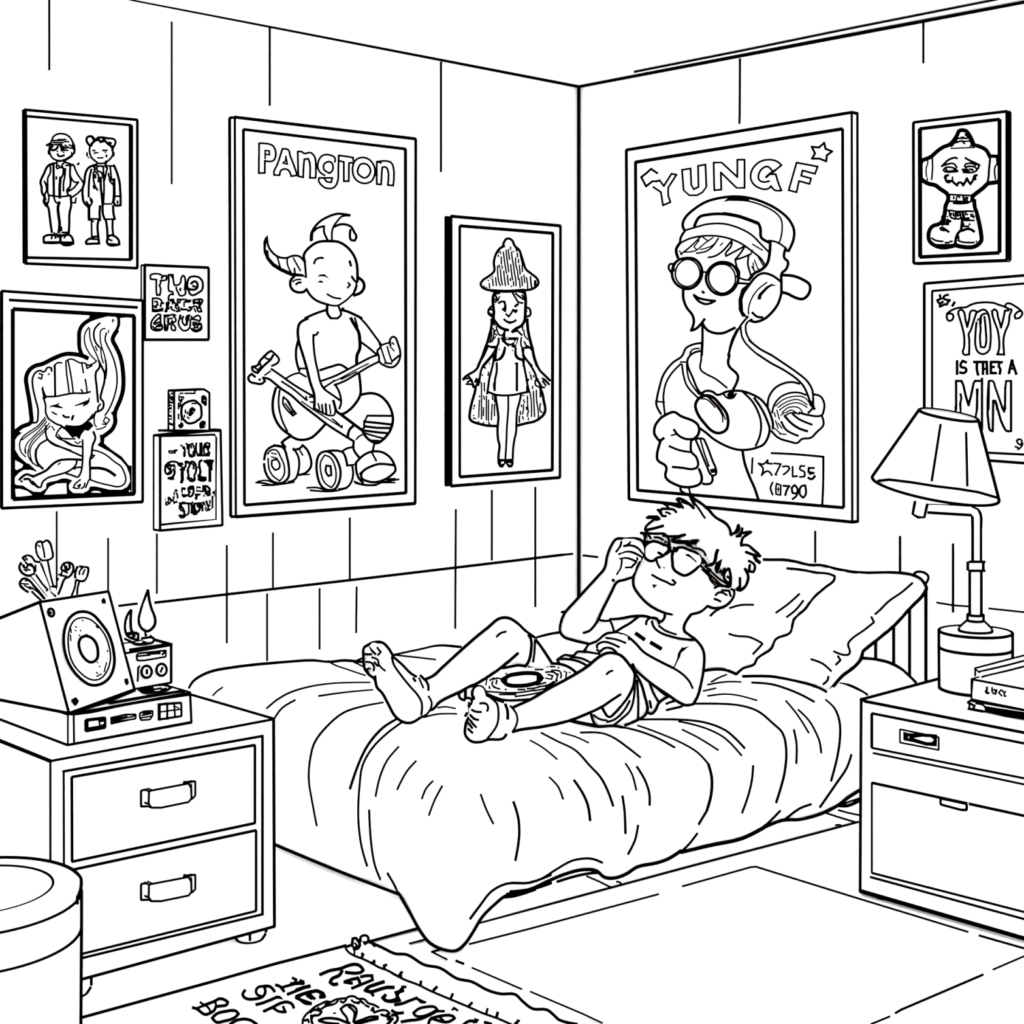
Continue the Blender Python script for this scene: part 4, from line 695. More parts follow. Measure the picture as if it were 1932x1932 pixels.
picture('picture_frame', 'narrow frame with a girl in a tall pointed hat, beside the room corner', 'picture', WL,
        [(851, 408), (1057, 426), (1056, 901), (851, 917)], [(867, 426), (1043, 440), (1042, 887), (867, 900)], .04, [5.5, 5.5, 5.5, 5], [5.5, 5.5, 5.5, 5.5], ART_GIRL, wb=3, extra=gx)
mb = MB(); q = [(273, 500), (393.5, 505), (393.5, 641), (273, 641)]
prism(mb, WL, q, .024, .001, 5, 3, 3.5); art(mb, WL.off(.024), ART_TWO)
mb.build_top('wall_sign', 'small square sign lettered in three rows, to the right of the crouching girl picture', 'sign')
q = [(302, 822), (416, 811), (419.5, 991), (302, 1001)]
t = thing('box_sign', WL.at(360, 1000), 'deep box sign with cramped hand lettering hanging under the tiny speaker', 'sign')
mb = MB(); prism(mb, WL, q, .045, .001, 4.5, 4, 4)
draw(mb, WL.off(.045), ID, "l3.5 304,823 350,822 404,820 408,826 407,900 407,979 350,985 305,990;l4 300,812 415,813", .001)
mb.build('box', t)
mb = MB(); prism(mb, WL, [(305, 825), (406, 823), (406, 979), (305, 987)], .0475, .0445, 0)
art(mb, WL.off(.0475), ART_NOTE); mb.build('lettered_panel', t)
t = thing('wall_speaker', WL.at(362, 813), 'tiny cube speaker standing on top of the deep box sign', 'speaker')
mb = MB(); prism(mb, WL, [(328.5, 737), (385, 734.5), (395, 741), (395, 813), (328.5, 813)], .042, .004, 4, 4, 4)
art(mb, WL.off(.042), ART_SPEAKER_FRONT)
sp = plane3(WL.at(328.5, 737, .042), WL.at(328.5, 813, .042), WL.at(328.5, 813, .042)-WL.n*.04)
art(mb, sp, ART_SPEAKER_SIDE); mb.build('cabinet', t)

picture('poster_frame', 'large framed poster headed YUNGF with a bearded man in headphones, right wall', 'poster', WR,
        [(1182, 283), (1607, 212), (1608, 985), (1187, 942)], [(1199, 306), (1590, 243), (1592, 958), (1203, 925)], .04, [5.5, 4, 5.5, 6], [6, 5.5, 5.5, 5.5], ART_YUNGF, wb=5.5, sides=5.5)
def mo(mb, p):
    f = [WR.at(1900, 210, .025), WR.at(1900, 491, .025)]; b = [q-WR.n*.024 for q in f]; o = V*-.003
    mb.add([f[0]+o, f[1]+o, b[1]+o, b[0]+o], [[0, 1, 2, 3]], 1)
picture('picture_frame', 'small frame with a pointy-headed monster in boots, top right on the right wall', 'picture', WR,
        [(1723.5, 231), (1900, 210), (1900, 491), (1724, 497)], [(1735.5, 243), (1886, 225), (1886, 477), (1736, 485)], .025, [5, 6, 5, 5.5], [6, 7.5, 6.5, 7.5], ART_MONSTER, wb=5, extra=mo)
picture('picture_frame', 'big lettered print reading YOY is taet a MN, behind the lamp shade', 'picture', WR,
        [(1744, 535), (1990, 515), (1990, 878), (1744, 860)], [(1758.5, 549), (1980, 531), (1980, 860), (1758.5, 849)], .02, [5, 4, 5, 5.5], [4, 4, 4, 3.5], ART_YOY)

# ================================================================== left nightstand
zt = .605
NF = Plane(atz(95, 1435, zt), V)                      # front face
A_, B_ = NF.at(95, 1436), NF.at(516, 1357)
t = thing('nightstand', ((A_+B_)/2+V*.3)-Z*((A_+B_)/2).z, 'two-drawer nightstand under the leaning speaker, left of the bed', 'nightstand')
mb = MB(); prism(mb, NF, [(95, 1436), (516, 1357), (517.5, 1748), (95, 1864)], 0, -.62, [4.5, 6, 5.5, 4], 7, 0)
draw(mb, NF, FR(0, 1340, 600), "l4.5 385,372 1595,157 1595,1240;l3.5 387,372 389,1010;l4.2 1595,1240 380,1535", .001)
mb.build('cabinet', t)
def cup_handle(parent, dy):
    m = MB(); P = [(905, 492), (925, 487), (1145, 445), (1160, 470), (1163, 535), (1145, 558), (980, 592), (920, 592), (903, 570)]
    fr = FR(0, 1340, 600); q = [fr(x, y+dy) for x, y in P]
    prism(m, NF, q, .03, .006, 3.8, 3.5)
    l = [fr(x, y+dy) for x, y in [(857, 488), (908, 480), (908, 583), (857, 585)]]; prism(m, NF, l, .012, .006, 3.8)
    r = [fr(x, y+dy) for x, y in [(1120, 437), (1186, 432), (1186, 520), (1165, 540), (1120, 540)]]; prism(m, NF, r, .012, .006, 3.8)
    draw(m, NF.off(.03), fr, "5 %s,%s %s,%s;2.5 1163,%s 1165,%s" % (1118, 445+dy, 1160, 434+dy, 450+dy, 530+dy), .001)
    return m.build('handle', parent)
fr = FR(0, 1340, 600)
for P, dy in (([(436, 406), (1548, 212), (1548, 686), (438, 920)], 0), ([(438, 970), (1555, 730), (1555, 1220), (438, 1495)], 568)):
    m = MB(); prism(m, NF, [fr(*p) for p in P], .008, .0, 5 if dy == 0 else [5, 5, 4.5, 5])
    d = m.build('drawer', t); cup_handle(d, dy)
def foot(x, y, Y, r=.03, h=.05):
    m = MB(); b = W(x, y, Y); b.z = 0
    lathe(m, b, Z, [(.001, 0), (r*.75, 0), (r, h*.35), (r, h+.02)], (1,), 4.5, 24, 4.5); return m
a = NF.at(493, 1756); m = MB(); base = Vector((a.x, a.y, 0))+V*.055
lathe(m, base, Z, [(.001, .0), (.033, .0), (.0435, .016), (.0435, .06)], (1,), 5, 32, 5); m.line([base-V*.040+U*-.026+Z*.014, base-V*.0445+U*-.030+Z*.055], 4.5); m.build('foot', t)
a = NF.at(158, 1846); m = MB(); base = Vector((a.x, a.y, 0))+V*.055
lathe(m, base, Z, [(.001, .0), (.033, .0), (.0435, .016), (.0435, .06)], (1,), 5, 32, 5); m.build('foot', t)

# ---- receiver
RB = atz(127.2, 1406.5, zt); RF = Plane(RB, V); rt = .685
t = thing('stereo_receiver', RB+U*.18+V*.2, 'flat stereo receiver with a button row lying on the left nightstand', 'stereo receiver')
mb = MB(); prism(mb, RF, [(128, 1347.8), (358.5, 1306.8), (361, 1363), (128, 1406)], 0, -.46, [4, 4.5, 5.5, 3], 5, 3)
S_ = FR(0, 1000, 420)
draw(mb, RF, S_, "l3.2 640,1600 643,1860", .001)
top = Plane((0, 0, .686), Z)
draw(mb, top, S_, "4.5 950,1500 1300,1440 1560,1400;4 960,1478 1170,1390;2.5 1560,1398 1600,1410;5.5 620,1595 800,1525 960,1480;4 640,1600 800,1580 1000,1535 1300,1480 1640,1430", .001)
draw(mb, top, S_, "f1 1230,1370 1330,1350 1340,1400 1260,1410 1215,1392;c3.5 1200,1375 1330,1345 1460,1350 1480,1370 1440,1392 1330,1408 1240,1408;2 1340,1380 1400,1370;3 1400,1385 1440,1375", .002)
mb.build('case', t)
def plate(parent, name, pl, fr, poly, d, ink, extra=''):
    m = MB(); prism(m, pl, [fr(*p) for p in poly], d, 0, ink)
    if extra: draw(m, pl.off(d), fr, extra, .0006)
    return m.build(name, parent)
plate(t, 'dial', RF, S_, [(745, 1650), (912, 1630), (912, 1715), (745, 1745)], .004, 5, "f1 745,1640 770,1640 770,1745 745,1745;f1 850,1640 912,1630 912,1690 860,1715;w1 870,1670 900,1665 900,1680 875,1690;3 770,1720 860,1705 912,1700;3 765,1655 850,1645")
plate(t, 'button_strip', RF, S_, [(965, 1630), (1085, 1603), (1178, 1600), (1178, 1635), (970, 1680)], .004, 3, "2.5 975,1655 1170,1615;2.5 975,1665 1170,1640;2.5 985,1640 1100,1618;l4 970,1630 970,1680")
plate(t, 'button', RF, S_, [(1215, 1590), (1245, 1575), (1325, 1570), (1325, 1610), (1300, 1645), (1225, 1650), (1215, 1630)], .004, 3, "3 1235,1608 1310,1592;2.5 1225,1630 1320,1615;2 1240,1590 1310,1580")
plate(t, 'keypad', RF, S_, [(1380, 1515), (1572, 1500), (1575, 1615), (1380, 1645)], .004, 4, "l3.5 1452,1505 1452,1640;l3 1510,1500 1520,1620;2.5 1385,1580 1570,1555;l5 1383,1515 1383,1645;2 1520,1530 1550,1545;3 1390,1520 1440,1505")

# ---- leaning speaker
BL = atz(130, 1345.6, .6885); z0 = BL.z
BR = atz(253, 1301, z0); TL = W(75, 1136, BL.y)
FP = plane3(BL, BR, TL); TR = FP.at(204, 1116)
L0b = atz(0, 1320.6, z0); LP = plane3(BL, TL, L0b); L1b = atz(-90, 1303, z0); L1t = LP.at(-90, 1202)
t = thing('speaker', (BL+BR)/2, 'big wedge speaker with a round cone leaning back on the receiver', 'speaker')
e = BR-BL; et = TR-TL
mb = MB(); f = [BL, TL, L1t, L1b]; b = [BR, TR, L1t+et, L1b+e]
mb.add(f+b, [[3, 2, 1, 0], [4, 5, 6, 7], [0, 1, 5, 4], [1, 2, 6, 5], [2, 3, 7, 6], [3, 0, 4, 7]])
for P, w in (((BL, TL), 5), ((TL, TR), 5), ((TR, BR), 6), ((BR, BL), 5), ((TL, L1t), 6), ((BL, L1b), 6)): mb.line(P, w)
mb.build('cabinet', t)
def ring_part(name, txt, lift=.004, fill=None):
    m = MB()
    if fill:
        p = smooth([S_(*q) for q in fill], True); prism(m, FP, p, lift, .0005, 0)
    draw(m, FP.off(lift if fill else 0), S_, txt, .0008); return m
m = ring_part('cone', "c5 560,870 600,770 660,720 730,708 800,730 870,800 940,900 985,1040 990,1180 950,1280 880,1335 790,1345 700,1290 610,1180 560,1040;c2.6 600,880 640,790 700,762 770,770 850,830 910,910 950,1020 958,1130 920,1240 860,1295 790,1298 700,1240 630,1150 595,1020;2 655,838 665,842;2 612,850 620,890;2 655,870 660,874;2 612,910 615,960;2 688,912 692,918;2 715,783 720,788;2 698,870 702,875;2 835,835 850,850;2 845,1148 848,1152;2 862,1183 866,1187;2 925,1150 905,1230;2 880,1250 840,1270;2 838,1235 848,1245;2 932,1045 935,1055;2 750,905 755,910", .005,
              [(560, 870), (600, 770), (660, 720), (730, 708), (800, 730), (870, 800), (940, 900), (985, 1040), (990, 1180), (950, 1280), (880, 1335), (790, 1345), (700, 1290), (610, 1180), (560, 1040)])
c_ = m.build('cone', t)
m = ring_part('cap', "c5 685,980 705,935 750,920 800,940 835,985 850,1050 840,1120 790,1148 740,1120 700,1060", .012, [(685, 980), (705, 935), (750, 920), (800, 940), (835, 985), (850, 1050), (840, 1120), (790, 1148), (740, 1120), (700, 1060)])
m.build('dust_cap', c_)
for txt, fl in (("c4.5 425,690 440,682 465,700 465,740 445,750 425,730;2.5 440,710 445,725", None), ("f1 878,610 898,585 918,605 920,640 885,640", None), ("c5 632,1480 655,1465 670,1485 655,1510;2 648,1485 652,1490", None), ("f1 1078,1290 1110,1285 1120,1330 1100,1352 1080,1325", None)):
    m = MB(); n0 = strokes(S_, txt)[0][2]; prism(m, FP, n0, .003, .0005, 0); draw(m, FP.off(.0035), S_, txt, .0006); m.build('screw', t)

# ---- little amplifier
AR = atz(322.8, 1288, .688); AP = Plane(AR, V)
t = thing('amplifier', AR-U*.07, 'small amplifier box with two knobs on the receiver, right of the leaning speaker', 'amplifier')
mb = MB(); fa, ba = prism(mb, AP, [(237, 1232.5), (322.8, 1217), (322.8, 1288), (252, 1300.7)], 0, -.12, [4, 5, 4, 0])
for P, w in (((fa[1], ba[1]), 5), ((ba[1], ba[0]), 4), ((fa[2], ba[2]), 4), ((ba[1], ba[2]), 4)): mb.line(P, w)
draw(mb, AP, S_, "5 1130,1040 1300,1015 1440,995;l3 1200,1190 1195,1310;2.5 1213,1180 1195,1210", .001)
at_ = Plane(W(322.8, 1217, AR.y), Z); draw(mb, at_, S_, "4 1085,945 1130,965 1180,988 1300,980;4.5 1340,950 1490,992;f1 1400,985 1480,980 1485,1000 1430,1003", .001)
mb.build('case', t)
plate(t, 'slot', AP, S_, [(1185, 1090), (1200, 1072), (1440, 1045), (1438, 1100), (1250, 1132), (1192, 1132)], .003, 3.2, "f1 1250,1062 1395,1050 1395,1080 1290,1085;3 1200,1095 1300,1085;3.5 1410,1080 1438,1050")
for c0, s0 in (((1272, 1230), "l4 1275,1215 1275,1245"), ((1402, 1213), "3.5 1410,1195 1395,1230")):
    m = MB(); p = smooth([S_(c0[0]+44*math.cos(a)*1, c0[1]+52*math.sin(a)) for a in [k*math.pi/5 for k in range(10)]], True)
    prism(m, AP, p, .012, 0, 4.5); draw(m, AP.off(.012), S_, s0, .001); m.build('knob', t)

# ---- ornaments on the amplifier
Yo = AR.y+.03
m = MB(); b_ = Blob([S_(*p) for p in [(1285, 515), (1295, 600), (1320, 690), (1345, 760), (1345, 820), (1315, 860), (1275, 880), (1225, 850), (1203, 790), (1215, 710), (1240, 620)]], [(279, 1150, Yo)], k=.8, step=3, inset=1.8)
t = thing('teardrop_ornament', W(277, 1215, Yo), 'teardrop flame-shaped ornament on a round foot, standing on the amplifier', 'ornament')
b_.mesh(m); b_.ink(m, S_, "4.5 1285,515 1250,610 1220,700 1203,790 1225,850 1275,880 1315,862 1345,820 1345,760 1318,690 1295,600 1285,520;f1 1275,515 1300,520 1290,570 1270,570")
m.build('flame', t)
m = MB(); b_ = Blob([S_(*p) for p in [(1232, 940), (1255, 928), (1300, 915), (1340, 945), (1340, 968), (1300, 982), (1240, 975)]], [(279, 1207, Yo-.01)], k=.6, step=2.5, inset=1)
b_.mesh(m); b_.ink(m, S_, "4 1225,940 1270,935 1310,930 1340,945;3.5 1260,880 1262,920 1275,905;4 1300,915 1340,945 1330,970 1300,985 1240,970"); m.build('foot', t)
t = thing('curved_ornament', W(247, 1210, Yo-.01), 'curled horn-shaped ornament between the leaning speaker and the teardrop', 'ornament')
m = MB(); b_ = Blob([S_(*p) for p in [(1138, 690), (1132, 760), (1140, 880), (1200, 900), (1200, 950), (1150, 950), (1100, 910), (1085, 820), (1105, 740)]], [(247, 1180, Yo-.015)], k=.8, step=2.5, inset=1)
b_.mesh(m); b_.ink(m, S_, "4.5 1138,690 1105,740 1085,820 1100,910 1140,940 1200,950 1200,900 1150,885 1135,800 1140,690;f1 1120,720 1145,690 1145,740 1130,770;3.5 1090,900 1140,890 1190,890;4 1110,920 1140,900 1170,920 1140,935"); m.build('horn', t)

# ---- utensils behind the speaker
Yu = (TL.y+TR.y)/2+.04
def utensil(name, label, head, handle, r, txt, kk=.7):
    base = handle[-1]; t = thing(name, W(base[0], base[1], Yu), label, 'utensil', None)
    m = MB(); m.chain([(x, y, r, Yu) for x, y in handle]); 
    m.build('handle', t).data
    m2 = MB(); b = Blob([S_(*p) for p in head], [(head[0][0]/4.6, 1000, Yu-.005)], k=kk, step=2.5, inset=1.2); b.mesh(m2); b.ink(m2, S_, txt, 3.6, .001)
    m2.build('head', t); return t, m
utensil('brush', 'two-lobed brush, tallest of the utensils sticking up behind the leaning speaker',
        [(345, 100), (375, 105), (405, 90), (430, 110), (455, 180), (455, 240), (410, 262), (365, 262), (330, 225), (312, 150)], [S_(392, 270), S_(430, 420), S_(468, 560), S_(480, 605)], 6.2,
        "4 365,265 330,225 312,150 320,110 350,98 372,108 405,90 430,105 450,170 457,235 420,258 365,265;3 362,110 380,180 388,240;2 330,130 350,150;3.4 352,285 400,400 435,490 440,520;3.4 415,270 440,400 468,500;4 440,490 490,490 480,500;4 440,530 485,580")
utensil('whisk', 'utensil with a round dark-textured head, left of the two-lobed brush',
        [(195, 240), (250, 218), (300, 265), (310, 330), (300, 375), (250, 395), (195, 370), (170, 325), (185, 280)], [S_(285, 385), S_(345, 460), S_(400, 530), S_(440, 590)], 6,
        "4 350,275 310,275 270,228 230,222 195,240 220,270;4.5 185,280 168,325 190,370 250,397 300,375;3.5 220,280 240,300 230,330 200,320 210,300;4 245,300 290,320 300,370;3 190,300 215,310;3 230,340 265,350;3 255,290 285,300;3 205,340 235,360;3 308,300 310,360;2.5 215,230 240,262;2.5 260,395 330,470 400,560 430,590;3.4 310,385 370,470 415,520 400,530")
utensil('spoon', 'slim utensil leaning furthest left behind the leaning speaker',
        [(180, 455), (210, 420), (240, 430), (290, 480), (280, 530), (245, 540), (200, 505)], [S_(275, 500), S_(330, 560), S_(380, 605)], 5.5,
        "4.2 180,490 170,465 200,422 235,425 300,490 360,560 390,600;5 180,490 210,515 250,540;2.5 185,465 250,470;2.5 215,440 250,440;4.5 275,530 320,575 360,610;2.5 210,480 270,515;2.5 250,490 330,540 380,600")
utensil('slotted_spoon', 'short round-headed fork with a dark tip, right of the centre of the utensil bundle',
        [(555, 290), (620, 292), (638, 330), (620, 385), (580, 415), (540, 395), (510, 385), (530, 330)], [S_(553, 415), S_(520, 490), S_(508, 560), S_(505, 590)], 4.5,
        "4.2 530,335 555,290 620,290 638,330 620,385 590,410 565,420 530,500 505,560;3.5 530,335 545,350 580,350 575,310;4 600,295 605,330 580,350;3 560,300 565,340;3 540,350 530,390 505,385;3 550,355 590,375;3 520,395 580,400;3 505,415 500,440")
utensil('fork', 'flat four-tined fork, furthest right behind the leaning speaker',
        [(680, 315), (765, 325), (765, 370), (740, 435), (690, 440), (655, 420), (655, 370)], [S_(672, 440), S_(655, 510), S_(645, 590)], 4.2,
        "4 690,315 765,325 768,350 740,430 720,445 660,430;5 655,420 655,370 675,315;3 715,330 690,360 690,390;3 738,340 715,390;3 700,320 720,335;3.4 658,430 648,500 620,570;3.4 690,440 675,500 670,560")

# ================================================================== right nightstand
zr = .578
NR = Plane(atz(1625, 1320, zr), U)
t = thing('nightstand', NR.at(1780, 1500)+U*.25-Z*NR.at(1780, 1500).z, 'nightstand with one drawer and a lower door under the lamp, right of the bed', 'nightstand')
mb = MB(); prism(mb, NR, [(1625, 1321), (2010, 1397), (2010, 1793), (1623, 1681)], 0, -.62, [4, 0, 8, 5.5], 8, 0)
draw(mb, NR, ID, "l4 1633,1324 1932,1383;l5 1625,1319 1634,1324;l3.5 1648,1421 1800,1452 1932,1480;l4 1643,1655 1800,1698 1932,1734", .001)
mb.build('cabinet', t)
m = MB(); prism(m, NR, [(1645, 1346), (2000, 1416), (2000, 1482), (1645, 1411)], .006, 0, [4.5, 0, 4, 5.5]); dr = m.build('drawer', t)
m = MB(); prism(m, NR, [(1698, 1376), (1771, 1391), (1771, 1415), (1698, 1401)], .01, .006, 3)
R_ = FR(1532, 1230, 400)
draw(m, NR.off(.01), R_, "f1 830,725 880,740 1050,745 1140,752 1138,862 1040,855 930,825 832,805;w1 930,785 1000,775 1080,778 1110,800 1090,822 1040,820;w1 875,770 888,775 880,790", .001); m.build('recessed_handle', dr)
m = MB(); prism(m, NR, [(1645, 1477), (2000, 1554), (2000, 1738), (1645, 1647)], .006, 0, [5, 0, 4.2, 3.8]); do = m.build('door', t)
m = MB(); prism(m, NR, [R_(1172, 1335), R_(1410, 1385), R_(1410, 1440), R_(1360, 1440), R_(1172, 1390)], .02, .006, 4.5); m.build('handle', do)
a = NR.at(1655, 1690); base = Vector((a.x, a.y, 0))+U*.04; m = MB()
lathe(m, base, Z, [(.001, 0), (.026, 0), (.031, .012), (.031, .05)], (1,), 5, 24, 5); m.build('foot', t)

# ---- lamp
YL = 4.555; lx = W(1840.5, 1308, YL).x
def zz(py): return EYE-(py-CY)/F*YL
t = thing('table_lamp', Vector((lx, YL, zr)), 'table lamp with a tilted cone shade and drum base on the right nightstand', 'lamp')
B0 = Vector((lx, YL, 0)); r_ = lambda px: px/F*YL
mb = MB(); zb = .5795
lathe(mb, B0+Z*zb, Z, [(.001, 0), (r_(66), 0), (r_(66.5), zz(1223)-zb), (r_(66.5), zz(1192)-zb), (.001, zz(1192)-zb)], (1, 2, 3), 5, 64, 5.2); mb.build('base', t)
mb = MB(); lathe(mb, B0, Z, [(r_(30), zz(1190)), (r_(30), zz(1186)), (r_(22), zz(1178)), (r_(14.5), zz(1171)), (r_(14.5), zz(1160)), (.002, zz(1160))], (0, 3, 4), 4.5, 40, 4.5); mb.build('neck', t)
mb = MB()
mb_pts = [W(1844.5, 1162, YL), W(1844, 1070, YL), W(1842.5, 985, YL)]
# stem tube: lower thick part and upper part bending to the socket
lathe(mb, B0+Z*zz(1166), Z, [(r_(10.5), 0), (r_(10.5), zz(1075)-zz(1166))], (), 5, 24)
P = [(1842.5, 1062), (1842.5, 1000), (1842.5, 975), (1839.5, 966), (1830, 961), (1800, 959), (1770, 957.5), (1745, 957)]
mb.tube([W(x, y, YL) for x, y in P], r_(5.6), 0, 16)
def off(P, s):
    out = []
    for i, p in enumerate(P):
        d = (Vector(P[min(i+1, len(P)-1)])-Vector(P[max(i-1, 0)])).normalized(); out.append((p[0]-d.y*s, p[1]+d.x*s))
    return out
mb.line([W(x, y, YL) for x, y in smooth([(1850.5, 1060), (1850.5, 1000), (1850, 970), (1845, 962), (1835, 958), (1820, 956), (1750, 953)], False)], 5)
mb.line([W(x, y, YL) for x, y in [(1835, 1060), (1835, 1000), (1834.5, 976), (1832, 972), (1800, 970), (1750, 967)]], 5)
mb.build('stem', t)
mb = MB(); lathe(mb, B0+Z*zz(1077), Z, [(.001, 0), (r_(14), 0), (r_(14), zz(1060)-zz(1077)), (.001, zz(1060)-zz(1077))], (), 5, 24)
for y in (1077, 1060): mb.line([W(1828, y, YL-.03), W(1859, y, YL-.03)], 4.5)
mb.build('collar', t)
ax = (W(1790, 783, YL-.035)-W(1764, 924, YL)).normalized()
sb = W(1764, 922, YL); hh = (W(1789, 783, YL-.035)-sb).length
mb = MB(); lathe(mb, sb, ax, [(r_(117), 0), (r_(54), hh)], (0, 1), 6, 72, 5.2)
lathe(mb, sb, ax, [(r_(112), .004), (r_(51), hh-.004)], (), 0, 72)
e1 = ax.cross(Vector((0, 1, 0.001))).normalized(); e2 = ax.cross(e1)
def sp_(u, v):  # u across in px, v 0..1 up
    rr = r_(117)*(1-v)+r_(54)*v+.0015; c = u/(117*(1-v)+54*v); c = max(-1, min(1, c)); s = math.sqrt(max(0, 1-c*c))
    P1 = sb+ax*hh*v+e1*c*rr+e2*s*rr; P2 = sb+ax*hh*v+e1*c*rr-e2*s*rr
    return P1 if P1.y < P2.y else P2
sgn = 1 if e1.x > 0 else -1
mb.line([sp_(sgn*u, v) for u, v in [(-113, .03), (-100, .1), (-70, .15), (-30, .17), (10, .18), (50, .16), (85, .1), (112, .03)]], 4.5)
mb.line([sp_(sgn*(-32+0*v)*(1-v*.2)-sgn*8*(1-v), v) for v in (.22, .4, .6, .8, .92)], 4)
mb.line([sp_(sgn*(30-v*12), v) for v in (.22, .4, .6, .8, .87)], 4)
mb.build('lamp_shade', t)
mb = MB(); q = [W(x, y, YL-.02) for x, y in [(1738, 950), (1735, 968)]]
mb.tube([W(1736.5, 940, YL), W(1734.5, 974, YL)], r_(8.8), 0, 16)
mb.line([W(x, y, YL-.03) for x, y in [(1726.5, 945), (1722, 970), (1732, 976), (1744, 976), (1748, 958), (1750, 950)]], 5); mb.build('socket', t)

# ---- books
def book(label, quad, z1, z0_, ink, txt=None, extra=None):
    """quad: photo pixels of the top outline at height z1"""
    f = [atz(x, y, z1) for x, y in quad]; b = [Vector((q.x, q.y, z0_)) for q in f]
    mb = MB(); solid(mb, f, b, ink, 3.5 if ink else None, ink)
    if extra: extra(mb, f, b)
    return mb.build_top('book', label, 'book', 'books beside the lamp')
def b1(mb, f, b):
    pl = plane3(f[0], f[1], b[0]); B2 = FR(1600, 1000, 332)
    draw(mb, pl, B2, "3.4 1525,1728 1522,1790 1545,1790;3 1508,1770 1522,1788;2.6 1582,1730 1580,1765 1595,1795 1620,1800 1632,1755;2 1590,1755 1610,1750 1615,1780;2.6 1680,1755 1655,1785 1672,1805 1690,1820;2.6 1690,1760 1712,1785 1730,1775;2.6 1712,1790 1720,1825 1732,1825;l3 1368,1640 1355,1795", .001)
book('thick book with figures on its spine, lying flat beside the lamp base', [(1833, 1281.5), (1990, 1311), (2050, 1284), (1932+15, 1253)], .660, .602, 3.8, extra=b1)
def b0(mb, f, b):
    pl = plane3(f[0], f[1], b[0]); draw(mb, pl, FR(1532, 1230, 400), "f1 1570,490 1690,510 1920,545 2300,610 2300,680 1920,617 1750,590 1600,552 1575,540;3 1495,470 1560,485 1580,510;4 1425,520 1480,535 1550,550;4 1420,460 1480,490 1470,520", .001)
book('thin dark book at the bottom, under the book with figures on its spine', [(1829, 1322), (1990, 1351), (2050, 1325), (1932, 1296)], .6005, .5785, 3, extra=b0)
def b2(mb, f, b):
    mb.line([f[3], f[0]], 5); mb.line([f[0], b[0]], 3.4)
    draw(mb, Plane(f[0], Z), ID, 'l3 1848,1267 1900,1255 1960,1239;l3 1853,1277 1860,1275 1900,1265.5 1960,1250;l2.4 1840,1262 1848,1269', .001)
book('slim pale book lying on top of the thick one with figures on its spine', [(1840, 1261.5), (1990, 1285), (2050, 1262), (1960, 1230)], .684, .6615, 0, extra=b2)
mb = MB(); draw(mb, Plane((0, 0, zr), Z), FR(1532, 1230, 400), "4 1275,455 1340,460 1420,470 1470,490", .001)

# ================================================================== bin
YB = 2.89; bx = W(-45, 1690, YB).x; rb = lambda px: px/F*YB; zB = lambda py: EYE-(py-CY)/F*YB
t = thing('waste_bin', Vector((bx, YB, 0)), 'round bin with a thick padded rim, bottom left beside the nightstand', 'bin')
mb = MB(); lathe(mb, Vector((bx, YB, 0)), Z, [(.001, 0), (rb(188), 0), (rb(191), zB(1768)), (rb(191), zB(1698))], (2,), 6, 96, 4.5)
lathe(mb, Vector((bx, YB, 0)), Z, [(.001, .05), (rb(128), .05), (rb(128), zB(1698))], (), 0, 72); mb.build('body', t)
mb = MB(); lathe(mb, Vector((bx, YB, 0)), Z, [(rb(139), zB(1692)), (rb(191), zB(1699)), (rb(191), zB(1685)), (rb(187), zB(1679)), (rb(165), zB(1676)), (rb(139), zB(1679)), (rb(139), zB(1698))], (1, 5), 0, 96, 4.5)
mb.line([Vector((bx, YB, zB(y)))+U*0+Vector((rb(191), 0, 0)) for y in (1690, 1706)], 5.5)
arc = []
for k in range(91):
    a = math.pi*k/90; s = math.sin(a); S = (0, .12, .3, .6, 1); ra = np.interp(s, S, (192.5, 192.5, 190, 180, 167)); ya = np.interp(s, S, (1692, 1684, 1676, 1673, 1671.5))
    arc.append(Vector((bx, YB, zB(ya)))+Vector((math.cos(a), math.sin(a), 0))*rb(ra))
mb.line(arc, 5.5)
mb.line([Vector((bx, YB, zB(1722)))+Vector((math.cos(a), math.sin(a), 0))*rb(128) for a in [math.pi*(.05+.9*k/40) for k in range(41)]], 4)
mb.build('rim', t)

# ================================================================== rugs
mb = MB(); RG = FR(340, 1720, 660)
P = [(60, 1940), (149, 1921), (400, 1851), (650, 1787), (662, 1777), (676, 1771), (697, 1777), (722, 1788), (745, 1799), (768, 1801), (800, 1820), (830, 1826), (862, 1846), (890, 1852), (920, 1868), (945, 1875), (972, 1876), (985, 1888), (1005, 1903), (1032, 1905), (1045, 1915), (1055, 1924), (1088, 1932), (1120, 1960), (1120, 2100), (60, 2100)]
prism(mb, FLOOR, P, .012, .0005, 0)
draw(mb, FLOOR.off(.012), ID, "l5 149,1921 400,1852 520,1818 637,1788 652,1784;5 697,1777 722,1788 745,1799 768,1801 800,1820 830,1826 862,1846 890,1852 920,1868 945,1875 972,1876 985,1888 1005,1903 1032,1905 1045,1915 1055,1924 1088,1932", .001)
draw(mb, FLOOR.off(.012), FR(560, 1740, 200), "4.5 880,450 1010,410;5 1010,380 1020,300 1080,290 1110,330 1140,370 1140,440 1100,480 1040,480;3 1060,380 1100,430 1060,460;4.5 1160,340 1165,270 1220,240 1280,250 1305,330 1260,380;f1 1190,340 1260,345 1270,390 1240,430 1210,390;4.5 1305,350 1340,350 1380,390 1420,430;3 1050,480 1050,570;3.5 900,490 950,550 1080,620 1200,665 1340,730 1500,820 1640,870 1860,990 1932,1030;4.5 1190,570 1210,590 1180,640;4.5 1410,700 1410,730 1350,740;4.5 1630,775 1590,790 1600,850;4.5 1915,910 1890,940 1900,980;3.5 1000,400 1030,450", .0015)
